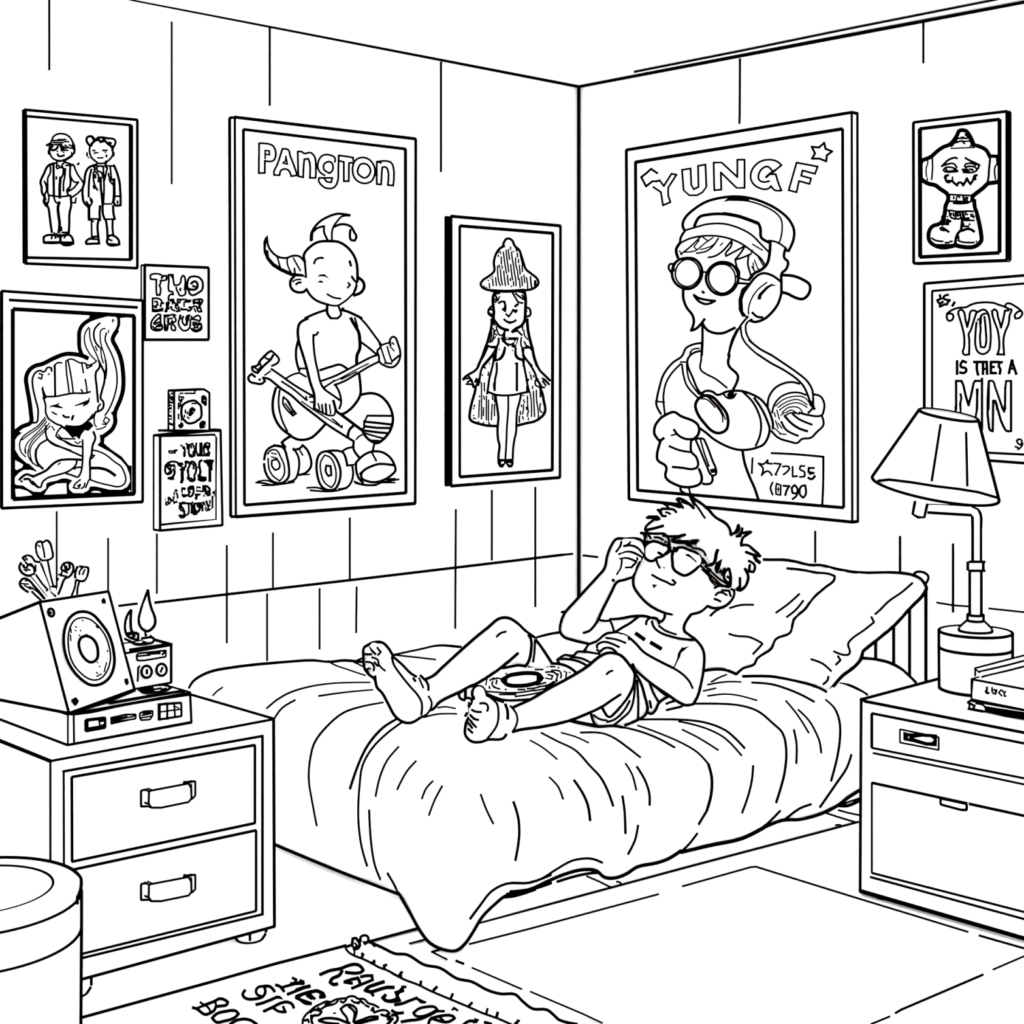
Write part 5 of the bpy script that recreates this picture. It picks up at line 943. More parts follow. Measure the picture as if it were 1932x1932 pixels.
draw(mb, FLOOR.off(.012), FR(560, 1740, 200), """5.5 430,950 600,880 800,840 960,780 1080,765 1160,800 1210,870 1160,915 900,910;6 820,890 780,960 640,1030 610,1090 660,1130 730,1125;
5 1175,990 1240,975 1370,970 1380,1050 1280,1090 1130,1150 1010,1200;5 870,1090 1000,1110;5.5 880,1080 1000,1040 1110,1015 1140,1070 1150,1120;f1 870,1060 940,1060 960,1110 880,1120;
6 1580,1085 1440,1130 1290,1190 1250,1240 1350,1265 1480,1230 1640,1185 1760,1185;5 1350,1270 1390,1330;6 1610,1330 1570,1380 1640,1430 1760,1420 1830,1380 1810,1280 1932,1245;
6 -100,1120 0,1110 120,1105;5 70,1060 110,1120;6 0,1230 120,1190 230,1165;6 270,1380 200,1340;6 0,1350 100,1310 250,1270 380,1250 450,1300 500,1350 430,1360;5.5 0,1370 80,1420 150,1470 250,1480;5 220,1300 320,1390;
3.5 110,1932 110,1780 160,1690 260,1600 330,1540 450,1480 540,1440 620,1450 700,1410 800,1390 900,1380 960,1350 1050,1350 1110,1390 1230,1400 1300,1470 1400,1500 1490,1550;4 250,1640 290,1600 390,1600 450,1630 400,1690 300,1700 270,1760;4 260,1700 270,1800 290,1860;3.5 390,1560 420,1600 520,1530 650,1500;3 520,1500 600,1450 600,1510 700,1480 750,1430;3.5 800,1440 850,1460 900,1410;3.5 1000,1420 1050,1460 1110,1460;3.5 1120,1480 1160,1430 1220,1480;3.5 1250,1510 1310,1540;4 1360,1600 1390,1560 1400,1620;3.5 1410,1645 1540,1600 1640,1610 1690,1660 1640,1680;4 1540,1680 1600,1700 1700,1720;4.5 1740,1690 1820,1700 1835,1780 1780,1840;5 1660,1760 1740,1760 1690,1820 1640,1870;3.5 140,1790 200,1770 220,1820;
4 930,1810 900,1720 840,1650 800,1580 870,1520 950,1500 1050,1540 1090,1600 1070,1720 1030,1810;4 950,1540 1050,1640 1040,1760;f1 660,1640 715,1640 715,1672 660,1672;4.5 400,1790 480,1755 740,1760 850,1800 960,1840;4 420,1800 540,1830 760,1850;4 1050,1820 1200,1770 1340,1720 1480,1718;5 1060,1870 1200,1820 1350,1780 1470,1755""", .0015)
draw(mb, FLOOR.off(.012), FR(340, 1720, 660), """4.5 560,418 680,385;5 530,405 550,412 572,438;4.5 622,366 640,375 636,388;5 595,455 710,410;5 640,475 720,440 790,450 795,465;5 650,480 720,505;
""", .0015)
draw(mb, FLOOR.off(.012), lambda x, y: (340+x/4.964, 1820+y/4.964), """5 120,402 150,410 190,440 230,465 275,455 320,425 335,395 390,385 435,375 445,350 410,325 365,318 325,340 230,375;3.6 230,375 205,365 190,352;3.6 235,378 262,400 280,432;3.6 325,342 335,370 328,402;4 150,410 230,378;
c5 300,500 340,460 430,435 520,432 545,460 510,495 400,530 340,538;5 470,555 530,520 600,508 660,520 715,556;5 605,242 585,280 615,315 700,320 770,300 797,260 790,212;4.4 790,205 740,205 710,240 722,280 750,292;5 785,200 840,203 882,248;5 715,372 780,355 900,305;f1 890,288 935,290 972,327 900,318;5 785,435 870,395 940,360 1000,348 1050,372 1062,400;4.5 870,402 920,436 985,442 965,395""", .0015)
draw(mb, FLOOR.off(.012), lambda x, y: (760+x/4.964, 1840+y/4.964), """5 -70,275 0,262 60,238 130,212;f1 115,195 150,212 190,233 225,245 215,265 165,264 130,230;c4.6 100,352 150,312 220,295 300,297 322,322 250,362 170,385 115,375;4 320,335 385,335;5 315,335 230,382 150,412 60,422 -10,435;c4.8 270,402 340,382 470,382 485,402 440,430 390,437;5 300,392 255,415 240,460;4 350,395 380,425;5 570,460 620,428 690,430;f1 665,395 720,415 690,450 650,450 678,425;3.6 465,322 480,305 512,328;5 770,440 825,455;3.6 1050,450 1090,425;5 -100,330 -60,352 0,350""", .0015)
draw(mb, FLOOR.off(.012), FR(340, 1720, 660), "5 1235,415 1200,460 1212,490 1130,490 1120,470;4 1225,415 1245,415", .0015)
draw(mb, FLOOR.off(.012), FR(740, 1740, 400), "3.5 0,465 120,525 240,570 340,620 480,680 660,755 820,825 960,875 1090,932;4.5 80,460 60,490;4.5 262,540 258,570;5 405,590 380,615;4.5 550,655 535,690;4.5 725,735 700,760;4 868,790 860,820;5 960,825 950,865;4.5 1145,895 1130,932", .0015)
mb.build_top('printed_rug', 'fringed rug printed with words around a round flower emblem, beside the nightstand', 'rug')
mb = MB()
P = [(815, 1797), (1120, 1712), (1424, 1634), (1700, 1719), (1935, 1788), (2030, 1812), (2030, 1762+80), (1932, 1806), (1700, 1905), (1640, 1932), (1500, 2000), (1300, 2000), (1140, 1932), (1000, 1871), (900, 1832)]
P = [(815, 1797), (1424, 1634), (1985, 1797), (1640, 1934), (1380, 2030), (1100, 1913)]
prism(mb, FLOOR, P, .006, .0005, 0)
draw(mb, FLOOR.off(.006), ID, "l3.5 815,1796 831,1791;l3 886,1781 1000,1752 1242,1687;l3 1288,1672 1416,1636 1426,1635 1600,1689 1826,1758;l3.5 1848,1765 1932,1789;3 1932,1804 1874,1829;l4 1854,1839 1700,1905 1690,1911;l3.5 1678,1918 1644,1932;l3 815,1796 843,1810;l4.5 861,1813 874,1818;l3 891,1826 984,1866;l3 1001,1871 1100,1913 1136,1930", .001)
mb.build_top('plain_rug', 'large plain rug with a thin outline on the open floor in front of the bed', 'rug')

# ================================================================== bed
t_bed = thing('bed', atz(1150, 1690, 0)+V*.8, 'single bed with a slatted headboard against the right wall', 'bed')
BF = Plane(atz(1300, 1637, 0), (atz(1619, 1553, 0)-atz(1000, 1718, 0)).cross(Z))
m = MB(); prism(m, BF, [(905, 1743), (1672, 1539), (1672, 1470), (905, 1655)], 0, -1.15, 0, 0)
draw(m, BF, ID, 'l3.6 905,1742 1000,1716 1300,1635 1619,1551', .004)
draw(m, BF, FR(1000, 1240, 660), "l3 315,1210 380,1238 455,1275;3 480,1240 500,1245 505,1262;3 1640,862 1720,888 1812,915;3 1705,845 1760,860 1820,872;3 1690,928 1715,928 1720,942", .001)
m.build('base', t_bed)
HP = Plane(CORNER-U*.12, U)
m = MB(); hq = [HP.at(1420, 1088), HP.at(1747, 1106)]; hz = hq[1].z
f = [HP.at(1747, 1106), HP.at(1749, 1330)]; f = [Vector((f[0].x, f[0].y, hz)), Vector((f[0].x, f[0].y, .05))]
w_ = V*1.12
solid(m, [f[0], f[1], f[1]+w_, f[0]+w_], [q+U*.05 for q in [f[0], f[1], f[1]+w_, f[0]+w_]], [6, 4, 3, 3])
m.build('headboard', t_bed)
for x, y0, y1 in ((1716, 1130, 1275), (1686, 1150, 1262), (1652, 1190, 1250), (1615, 1200, 1250)):
    m = MB(); a = HP.at(x, y0, .004); b = HP.at(x, y1, .004); m.tube([Vector((a.x, a.y, hz-.02)), Vector((a.x, a.y, .2))], 2.9*a.y/F, 1, 8); m.build('slat', t_bed)
m = MB(); b = Blob([(1722, 1086), (1724, 1081), (1742, 1080), (1751, 1087), (1751, 1096), (1744, 1104), (1736, 1100)], [(1740, 1090, f[0].y-.02)], k=.8, step=2.5, inset=1); b.mesh(m)
b.ink(m, ID, "5 1724,1084 1728,1080 1742,1080 1751,1087 1750,1095 1745,1103"); m.build('finial', t_bed)

DU = FR(340, 1180, 700); DV = FR(1000, 1240, 660); HD = FR(1240, 1030, 520)
duv = [(348, 1300), (365, 1283), (385, 1271), (405, 1265), (440, 1259), (480, 1255), (540, 1249.5), (590, 1246.5), (618, 1249), (670, 1251), (700, 1245), (742, 1236), (790, 1224), (830, 1218), (871, 1221), (940, 1214), (1010, 1203), (1055, 1194),
       (1150, 1200), (1300, 1230), (1330, 1264), (1352, 1262), (1375, 1266), (1390, 1274), (1405, 1278), (1450, 1277), (1500, 1285), (1535, 1295), (1560, 1300), (1580, 1288), (1612, 1298), (1638, 1313), (1648, 1340), (1660, 1420), (1655, 1475), (1620, 1492),
       (1588, 1511), (1560, 1530), (1530, 1541), (1490, 1546), (1455, 1556), (1430, 1572), (1400, 1583), (1340, 1595), (1285, 1605), (1262, 1620), (1240, 1628), (1202, 1636), (1180, 1649), (1157, 1657), (1140, 1655), (1125, 1643), (1100, 1640), (1070, 1647), (1035, 1665), (1000, 1678),
       (965, 1684), (935, 1702), (910, 1730), (893, 1758), (878, 1780), (862, 1793), (842, 1793), (812, 1780), (795, 1760), (775, 1725), (752, 1688), (650, 1648), (515, 1592), (420, 1555), (348, 1525)]
dctl = [(515, 1592, 4.88), (420, 1555, 5.05), (348, 1525, 5.2), (510, 1246, 5.0), (400, 1265, 5.2), (348, 1300, 5.35), (348, 1420, 5.25), (640, 1300, 4.8), (760, 1690, 4.36), (700, 1450, 4.45), (600, 1450, 4.68), (850, 1790, 3.96), (850, 1650, 4.02), (795, 1760, 4.05), (893, 1758, 4.03), (955, 1690, 4.12),
        (900, 1500, 4.12), (925, 1440, 4.3), (900, 1385, 4.5), (770, 1350, 4.56), (720, 1400, 4.5), (1150, 1600, 4.36), (1150, 1480, 4.42), (1150, 1400, 4.72), (1150, 1360, 4.9), (1340, 1590, 4.60), (1340, 1450, 4.68), (1340, 1370, 4.86), (1330, 1300, 5.1), (1500, 1540, 4.82), (1500, 1400, 4.95),
        (1500, 1330, 5.1), (1480, 1290, 5.2), (1600, 1510, 4.95), (1600, 1400, 5.1), (1620, 1330, 5.25), (1638, 1313, 5.3), (1000, 1370, 4.66), (1000, 1300, 4.98), (830, 1290, 4.95), (871, 1221, 5.5), (1055, 1194, 5.75), (1200, 1230, 5.55), (640, 1247, 5.05), (740, 1236, 5.2), (1380, 1270, 5.3), (1560, 1300, 5.3)]
dt = tps(dctl)
def duvet_depth(x, y):
    y = np.asarray(y, float); fl = np.where(y > 1100, (EYE-.016)*F/np.maximum(y-CY, 50), 99)
    return np.minimum(dt(x, y), fl)
m = MB(); D = Blob(duv, duvet_depth, k=.8, hmax=70, front=True, step=10, inset=2); D.mesh(m)
D.ink(m, ID, """5 357,1298 365,1285 385,1272 405,1265 440,1259 480,1254 540,1249 590,1246 618,1249 650,1246 690,1250;4.5 742,1236 790,1226 829,1218 871,1221;5 1010,1204 1030,1198 1056,1193;
5.5 515,1592 560,1611 650,1648 752,1687;4.5 731,1647 742,1665 755,1690;5.5 755,1690 775,1725 795,1760 812,1780 842,1793 862,1793 878,1780 893,1758 910,1730 935,1705 955,1690 975,1688;6 955,1688 1000,1678 1035,1662 1070,1648 1100,1641 1125,1643 1140,1655 1157,1657 1180,1650 1202,1636 1240,1628 1262,1620 1285,1605;
7 1285,1608 1340,1595 1400,1582 1440,1562;6 1440,1562 1475,1548 1510,1546 1550,1535 1580,1520 1600,1505 1622,1491;l3.5 1622,1506 1578,1521;6 1622,1510 1600,1520 1583,1520""")
D.ink(m, DU, """3 170,365 195,340 222,322;3.5 450,432 500,390 570,350 680,318 800,302 990,298;3.5 720,368 850,350 1005,336;3.5 490,485 530,430 600,388;4 1060,402 950,422 850,455 760,530 700,610 678,690 670,800 690,930 712,1045;3.5 770,185 800,205 870,230 965,262;4 905,190 950,170;3.5 905,190 950,215;
5.5 1135,485 1060,530 980,620 930,720 885,850;4.5 1155,505 1080,560 1000,640 950,730 935,830 928,1000 945,1150 975,1255;4.5 985,960 992,1100 1015,1250 1052,1342;4 1140,630 1080,700 1040,790 1018,890;4 1230,705 1180,760 1130,855;3.6 1318,808 1280,850 1258,905;3.6 1365,835 1325,910 1295,990;3.6 1565,880 1595,960 1632,1035;5 1735,918 1760,1000 1765,1100 1745,1225;
4.5 1080,1288 1110,1340 1135,1390;4.5 1508,1530 1560,1460 1620,1385 1700,1345 1820,1340 1932,1298;3.6 1340,430 1380,425 1435,435;3.8 1265,480 1340,463 1440,462;4.5 1105,155 1200,165 1330,180;6 1715,1388 1800,1380 1870,1362 1932,1340;5 1690,1415 1740,1410 1850,1375""")
D.ink(m, DV, """4 0,1243 60,1225 140,1175 230,1125 300,1112 350,1115 400,1135;5 150,1240 230,1215 320,1195 380,1190;
3.6 0,460 70,500 150,565;4.6 60,418 150,465 250,515 330,600 390,665 430,740 460,825;3.6 170,418 250,440 325,475;4.5 278,418 390,420 460,445 540,500 610,555;4.5 232,350 330,370 420,380 520,390 620,415 720,455 800,500;3.8 595,378 700,415 850,480 930,530 985,590;5.5 985,590 1003,660 1000,760 975,850;4.5 975,850 930,925;
3.6 105,662 155,715 183,785;5 243,680 290,750 320,820 332,905;3.6 528,588 565,650 587,735;4.6 590,605 635,680 660,760 660,820;4.6 510,765 522,850 527,975;4.2 597,925 580,1010 540,1090;3.6 840,400 930,445 1042,515;4.6 600,346 870,348 980,365 1080,405 1140,455 1187,505;3.8 820,355 900,372 1000,405 1080,450 1170,545;
4.6 905,258 1090,260 1180,272 1260,300 1340,365 1395,420 1415,520 1405,640 1385,720 1358,805;3.5 750,292 850,268;3.5 750,258 800,245;4 1232,598 1225,680 1200,780 1170,862;3.4 980,215 1060,205 1140,210 1255,240;3.4 955,188 1025,172;3.6 980,153 1080,137 1168,138;3.2 1000,138 1040,115 1085,97;
5 1172,106 1330,106 1450,128 1560,155 1640,195;5 1222,142 1330,150 1430,180 1510,215 1570,248;3.6 1412,240 1470,310 1510,370 1540,420;4 1478,288 1540,350 1580,420 1600,470 1608,530;4 1457,400 1472,480 1470,588;4.2 1630,234 1680,280 1708,350 1712,440 1695,560 1662,685;4 1775,538 1750,610 1690,700 1600,830;4 1815,735 1760,770 1690,825;
4 925,972 880,1030 830,1080;4 1382,848 1310,920 1290,935;4 1553,812 1490,835 1410,895""")
m.build_top('duvet', 'thick rumpled duvet covering the bed, its corner hanging to the floor', 'duvet')
# mattress end showing beside the pillow
m = MB(); b = Blob([(1520, 1310), (1560, 1280), (1590, 1255), (1625, 1243), (1665, 1247), (1700, 1262), (1722, 1280), (1730, 1296), (1700, 1330), (1640, 1345), (1560, 1345)], [(1560, 1300, 5.5), (1700, 1270, 5.55), (1640, 1340, 5.5)], k=.7, hmax=30, step=6)
b.mesh(m); b.ink(m, HD, "5 1435,785 1530,795 1620,815 1700,855 1770,915 1815,960;4.5 1265,965 1340,975 1400,1000 1475,1045"); m.build('mattress', t_bed)

def pillow(label, poly, ctl, k, hm, txt, fr=HD):
    m = MB(); b = Blob(poly, ctl, k=k, hmax=hm, step=6, inset=2); b.mesh(m); b.ink(m, fr, txt); return m.build_top('pillow', label, 'pillow', 'pillows on the bed')
pillow('rear pillow leaning on the slatted headboard, its far corner beside the lamp', [(1300, 1060), (1435, 1056), (1490, 1057), (1530, 1066), (1570, 1069), (1620, 1079), (1690, 1080), (1725, 1086), (1740, 1096), (1748, 1110), (1742, 1122), (1700, 1170), (1655, 1210), (1630, 1232), (1622, 1248), (1600, 1272), (1575, 1300), (1562, 1306), (1535, 1294), (1500, 1284), (1450, 1276), (1400, 1280), (1320, 1250)],
       [(1300, 1060, 5.75), (1740, 1100, 5.52), (1562, 1306, 5.33)], .35, 45,
       "5 740,95 800,97 900,98 980,112 1060,132 1150,135 1250,160 1400,185 1700,188 1780,200 1840,225 1880,270 1890,300;5.5 1890,300 1860,350 1780,430 1660,560 1540,660 1440,740;6 1440,740 1430,790 1380,850 1300,910 1250,965 1200,1028;5 1200,1028 1160,1010 1090,980;3.6 1790,258 1720,320 1620,390 1560,450 1525,480;3.6 1500,495 1520,535 1450,590 1350,665 1338,690 1350,750 1330,765 1235,737;3.6 1265,770 1285,800 1250,835;3.6 1075,793 1160,825 1222,880;3.6 1200,912 1195,940 1160,972")
pillow('front pillow under the boy\'s head', [(1255, 1060), (1420, 1062), (1485, 1071), (1530, 1078), (1577, 1089), (1574, 1097), (1545, 1123), (1520, 1150), (1500, 1170), (1493, 1195), (1470, 1206), (1460, 1220), (1440, 1237), (1425, 1254), (1405, 1262), (1388, 1274), (1370, 1266), (1350, 1262), (1326, 1266), (1250, 1260)],
       [(1255, 1060, 5.42), (1577, 1089, 5.35), (1370, 1266, 5.16)], .38, 40,
       "4.2 905,157 1000,165 1120,187 1200,195 1245,212 1240,240 1180,290 1090,370 1040,440 960,515 945,570 930,610 830,655 800,720 700,790 680,830 600,860 555,900;5 555,900 480,870 410,865 330,875;3.6 830,470 920,405 998,335;3.6 905,500 970,450 1025,382;3.6 500,615 550,630 650,640 740,685 670,760;3.6 505,437 580,415 678,413;4 370,492 410,455 440,440")

# ================================================================== boy
HF = FR(1040, 910, 420); FF = FR(660, 1140, 420); MF = FR(980, 1080, 420); GF = FR(1180, 900, 270)
def pp(fr, s): return pts(fr, s)
t_boy = thing('person', W(1130, 1350, 4.85), 'boy in glasses and t-shirt lying back on the bed, hand at his glasses', 'person')
head = Blob(pp(HF, "800,640 770,700 735,760 712,830 715,900 760,975 830,1050 905,1100 980,1135 1060,1150 1140,1152 1215,1145 1290,1128 1350,1075 1400,1092 1500,1080 1560,1030 1588,960 1575,920 1560,700 1500,480 1300,340 1050,330 880,400 810,480 795,560"),
            [(1200, 1100, 5.02), (1380, 1110, 5.10)], k=.62, step=6)
neck = Blob(pp(HF, "960,1060 1250,1060 1215,1145 1165,1225 1155,1280 1200,1330 1150,1380 1000,1360 920,1240 975,1190"), [(1280, 1180, 5.06)], k=.6, step=6)
torso = Blob(pp(MF, "800,420 1000,392 1190,405 1260,500 1400,560 1510,590 1570,660 1580,860 1540,1030 1300,1080 1180,1140 1080,1200 960,1220 820,1180 700,1000 600,850 600,700 760,560"), [(1100, 1200, 5.0), (1300, 1280, 5.05)], k=.34, step=7)
farm = Blob(pp(HF, "565,492 640,488 760,492 800,525 808,580 795,645 755,700 722,800 570,868 530,940 480,1040 430,1150 408,1195 515,1200 545,1300 480,1320 400,1372 320,1405 180,1370 105,1340 78,1300 88,1200 120,1130 200,1040 300,930 400,820 462,745 485,630 520,550"),
            [(1180, 1040, 4.98), (1060, 1200, 5.08), (1160, 1190, 5.05)], k=.75, step=6)
narm = Blob(pp(HF, "330,1405 400,1375 480,1318 560,1312 650,1330 720,1375 820,1480 940,1550 1060,1612 1110,1510 1160,1440 1250,1370 1320,1450 1330,1500 1325,1620 1300,1760 1255,1905 1230,1932 1140,1930 1050,1880 860,1745 740,1640 690,1590 620,1525 540,1480 480,1478 420,1490 350,1480 285,1465"),
            [(1160, 1210, 4.80), (1320, 1300, 4.90), (1290, 1330, 4.86)], k=.75, step=6)
fleg = Blob(pp(FF, "650,655 720,620 800,552 980,385 1100,280 1200,200 1300,122 1380,120 1450,160 1560,250 1610,300 1760,510 1560,540 1340,535 1200,632 1100,695 940,770 780,850 715,920 690,880 640,740"),
            [(810, 1320, 4.46), (950, 1180, 4.82), (1030, 1240, 4.90)], k=.72, step=7)
ffoot = Blob(pp(FF, "120,380 150,355 205,330 280,332 330,375 370,440 380,460 450,530 560,620 640,640 680,700 715,850 705,910 660,960 610,985 540,1030 480,1030 400,985 330,860 280,750 220,680 165,600 128,550 118,460"),
             [(690, 1220, 4.50), (780, 1360, 4.42)], k=.62, step=6)
nleg = Blob(pp(MF, "-60,1170 100,1100 250,1010 400,930 590,818 680,740 770,697 880,720 960,810 1000,870 990,960 950,1070 890,1160 830,1225 780,1262 730,1185 600,1225 430,1290 200,1340 0,1372 -50,1390"),
            [(960, 1340, 4.46), (1150, 1260, 4.70)], k=.75, step=7)
nthigh = Blob(pp(MF, "700,740 880,720 1000,870 1060,950 1110,1100 1105,1210 1020,1280 900,1325 700,1330 640,1250 740,1150 700,900"), [(1150, 1280, 4.83)], k=.5, step=8)
nfoot = Blob(pp(FF, "1075,830 1060,770 1085,720 1140,712 1172,745 1180,780 1240,815 1340,850 1400,880 1450,960 1450,1040 1400,1120 1330,1165 1200,1175 1100,1200 1045,1185 1005,1130 1000,1050 1030,980 1035,900"),
             [(900, 1310, 4.48), (900, 1395, 4.42)], k=.65, step=5)
toes2 = Blob(pp(FF, "945,775 1000,735 1110,695 1075,760 1075,820 1050,860 985,835 950,815"), [(875, 1310, 4.52)], k=.7, step=3, inset=1)
body = MB()
for b in (head, neck, torso, farm, narm, fleg, ffoot, nleg, nthigh, nfoot, toes2): b.mesh(body)
dA = lambda x, y, o: float(farm.depth(x, y))+o
def fing(fr, P, r, bl, o): 
    q = [fr(*p) for p in P]; body.chain([(x, y, r*(1-.12*i), float(bl.depth(x, y))-o) for i, (x, y) in enumerate(q)])
# raised hand: four fingers folding to the glasses and the thumb
fing(HF, [(640, 520), (720, 518), (780, 560), (792, 620)], 7, farm, .002)
fing(HF, [(610, 590), (680, 570), (740, 590), (785, 635)], 6.5, farm, .005)
fing(HF, [(600, 640), (670, 628), (725, 650), (765, 670)], 6, farm, .005)
fing(HF, [(590, 790), (612, 730), (625, 690), (690, 690), (720, 690)], 6, farm, .004)
# resting hand
fing(HF, [(640, 1360), (560, 1335), (490, 1325), (400, 1385), (345, 1420)], 7.5, narm, .002)
fing(HF, [(620, 1395), (540, 1370), (450, 1362), (400, 1410)], 7, narm, .006)
fing(HF, [(590, 1435), (520, 1408), (460, 1405), (410, 1440)], 6.5, narm, .008)
fing(HF, [(560, 1470), (510, 1450), (460, 1455), (430, 1475)], 5.5, narm, .006)
# toes
for x, y, r in ((150, 400, 8), (155, 490, 7.5), (175, 570, 6.5)): 
    q = FF(x, y); q2 = FF(x+60, y+30); body.chain([(q2[0], q2[1], r, 4.475), (q[0], q[1], r, 4.475)])
for x, y, r in ((215, 365, 9),):
    q = FF(x, y); q2 = FF(x+50, y+60); body.chain([(q2[0], q2[1], r, 4.47), (q[0], q[1], r, 4.47)])
q = FF(1122, 762); body.chain([(q[0]+3, q[1]+10, 10.5, 4.45), (q[0], q[1], 10.5, 4.44)])
for x, y in ((1040, 905), (1030, 960), (1028, 1010), (1025, 1060), (1030, 1110)):
    q = FF(x+14, y+10); body.chain([(q[0]+8, q[1]+4, 6, 4.42), (q[0], q[1], 5.5, 4.42)])
q = FF(1, 1)
body = remeshed(body, .0045)
L = .006
head.ink(body, HF, """4.6 790,650 765,700 735,760 712,830 715,900 760,975 830,1050 905,1100 980,1132 1060,1148 1130,1150;4.5 1215,1145 1290,1128 1350,1080 1360,1070;4.6 1360,1075 1400,1092 1500,1080 1565,1025 1590,960 1580,930;
3.8 870,800 940,840 1000,865 1060,890 1080,870 1050,845;f1 875,885 925,890 905,905 890,925;3.6 910,660 920,700 945,748;f1 960,735 990,738 985,752;f1 1160,625 1200,625 1265,690 1250,690 1200,655;
3.6 1480,938 1545,940 1558,990;3.6 1425,985 1440,965 1475,955 1525,980;4 1415,1012 1440,1020 1470,1035;f1 920,598 950,605 980,640 950,640;4.2 1430,1100 1500,1085""", lift=L)
neck.ink(body, HF, "4.5 985,1135 982,1175 950,1215;5.5 950,1200 925,1225;5 1215,1148 1160,1230 1155,1285 1185,1315 1250,1360", lift=L)
farm.ink(body, HF, """4.8 790,640 808,560 795,515 760,492 640,490 565,492 520,550 485,640 462,745 400,820 300,930 200,1040 120,1130 88,1200 78,1300 110,1342 180,1368 325,1403;4.8 712,822 640,845 570,868 530,940 490,1020 440,1120 410,1192;4.5 408,1195 370,1250 330,1290 275,1308;4 410,1192 500,1200 520,1180;
3.6 610,512 595,560 560,605;3.6 690,515 665,540 625,555;3.8 630,555 690,548 750,570 800,630;3.8 585,627 640,602 700,605 790,650;3.8 590,660 650,655 700,670 740,690 700,735;3.4 612,665 605,740 568,800;3.4 740,650 750,668 720,690;3 640,740 700,738;3.4 700,735 690,745;3.6 525,850 550,850;3 535,840 540,862""", lift=.011)
narm.ink(body, HF, """4.6 330,1403 400,1375 480,1312 560,1308 650,1332 720,1385 800,1470 870,1515 1060,1612;4 1060,1612 1140,1665 1200,1730 1228,1790;5 1250,1362 1300,1420 1325,1480 1325,1600 1300,1750 1270,1860 1235,1920;5 1235,1925 1170,1935 1100,1905 1020,1850 860,1740 700,1600 690,1590;
3.6 470,1350 560,1362 648,1395;3.8 400,1440 395,1420 450,1385 520,1398 592,1432;3.8 395,1450 420,1475 470,1437 530,1445 568,1478;4 325,1405 300,1440 285,1462;3.6 300,1470 420,1490;3 650,1330 680,1370""", lift=.02)
fleg.ink(body, FF, "5 660,648 720,622 800,550 980,385 1100,280 1200,200 1300,122 1380,120 1450,160 1530,235 1600,285;5 1460,425 1340,530 1200,630 1100,690 940,770 780,850 715,915 690,920;3.8 1275,282 1310,250 1355,238;4.5 1530,540 1450,530 1360,548 1320,555", lift=L)
ffoot.ink(body, FF, """5 125,540 118,460 125,375 150,358 205,332 280,332 330,375 365,430 375,450;4.8 375,455 450,520 530,600 580,630;5 128,555 165,610 215,650 235,720 280,770 330,860 400,980 480,1028 545,1025 610,985;4 365,455 380,520 440,610 520,710 590,790 625,860 620,960;3.5 680,795 710,850 700,910 650,975;4.5 610,985 660,965;
3.6 225,345 240,380 270,415 240,445;3.6 175,370 190,400 225,435;4 135,435 190,435;3.4 190,462 240,480 255,530 310,580;3.5 140,500 190,510 212,545 205,580;3.4 210,500 245,540;3 160,555 180,560;5 610,615 650,655;4.5 650,650 680,700 682,745;3.2 600,640 640,730;4.2 550,640 570,670;3.6 150,560 160,610;4 220,620 225,690""", lift=.018)
nleg.ink(body, MF, """5 -60,1172 100,1100 250,1010 400,930 590,815 680,740 770,697 880,720 960,810 1000,868;4.5 1000,868 995,960 950,1070 890,1150 830,1220 780,1255 755,1240;5 720,1180 755,1240;4.4 880,1058 800,1110 720,1165 600,1222;5 600,1222 430,1288 200,1340 0,1368 -60,1385;3.8 755,885 785,860 810,852""", lift=L)
nfoot.ink(body, FF, """4.6 1078,830 1060,775 1085,722 1140,715 1172,750 1175,785 1120,815 1080,805;4.4 1175,785 1240,815 1320,845 1340,850;3.8 1220,810 1275,860 1290,940 1280,1040 1240,1110 1195,1165;5.4 1350,870 1368,920 1370,1000;3.6 1390,880 1440,940 1455,1000 1440,1060 1410,1110;5 1360,1125 1330,1165 1200,1175 1140,1195 1060,1192 1005,1140 1000,1080 1015,1020 1035,980 1038,900 1030,870;
4 1045,905 1085,930 1145,935;4.2 1045,960 1080,995 1120,1005;3.8 1040,1000 1070,1040 1100,1070;3.8 1020,1020 1065,1078;4 1025,1080 1068,1120;4 1125,862 1185,865 1200,905 1190,930;5 1000,975 1020,940;3.6 1180,770 1185,790""", lift=.018)
nfoot.ink(body, FF, "5 1000,1085 1012,1020 1033,980 1038,900 1032,870;4.2 1045,905 1085,930 1145,935;4.2 1045,960 1080,995 1120,1005", lift=.032)
ffoot.ink(body, FF, "4.8 165,610 128,560 118,460 125,378 150,358 205,332 280,332;3.6 135,435 190,435;3.4 190,462 240,480 255,530 310,580;3.4 140,500 190,510 212,545", lift=.03)
toes2.ink(body, FF, "4.6 945,775 1000,735 1060,705 1110,695;4.4 945,780 955,815 1000,835;5 1003,745 1003,820;4.2 1110,700 1070,750 1078,790;4 1000,820 1040,815 1060,840 1045,875;4 1030,850 1040,870", lift=L)
body.build('body', t_boy)

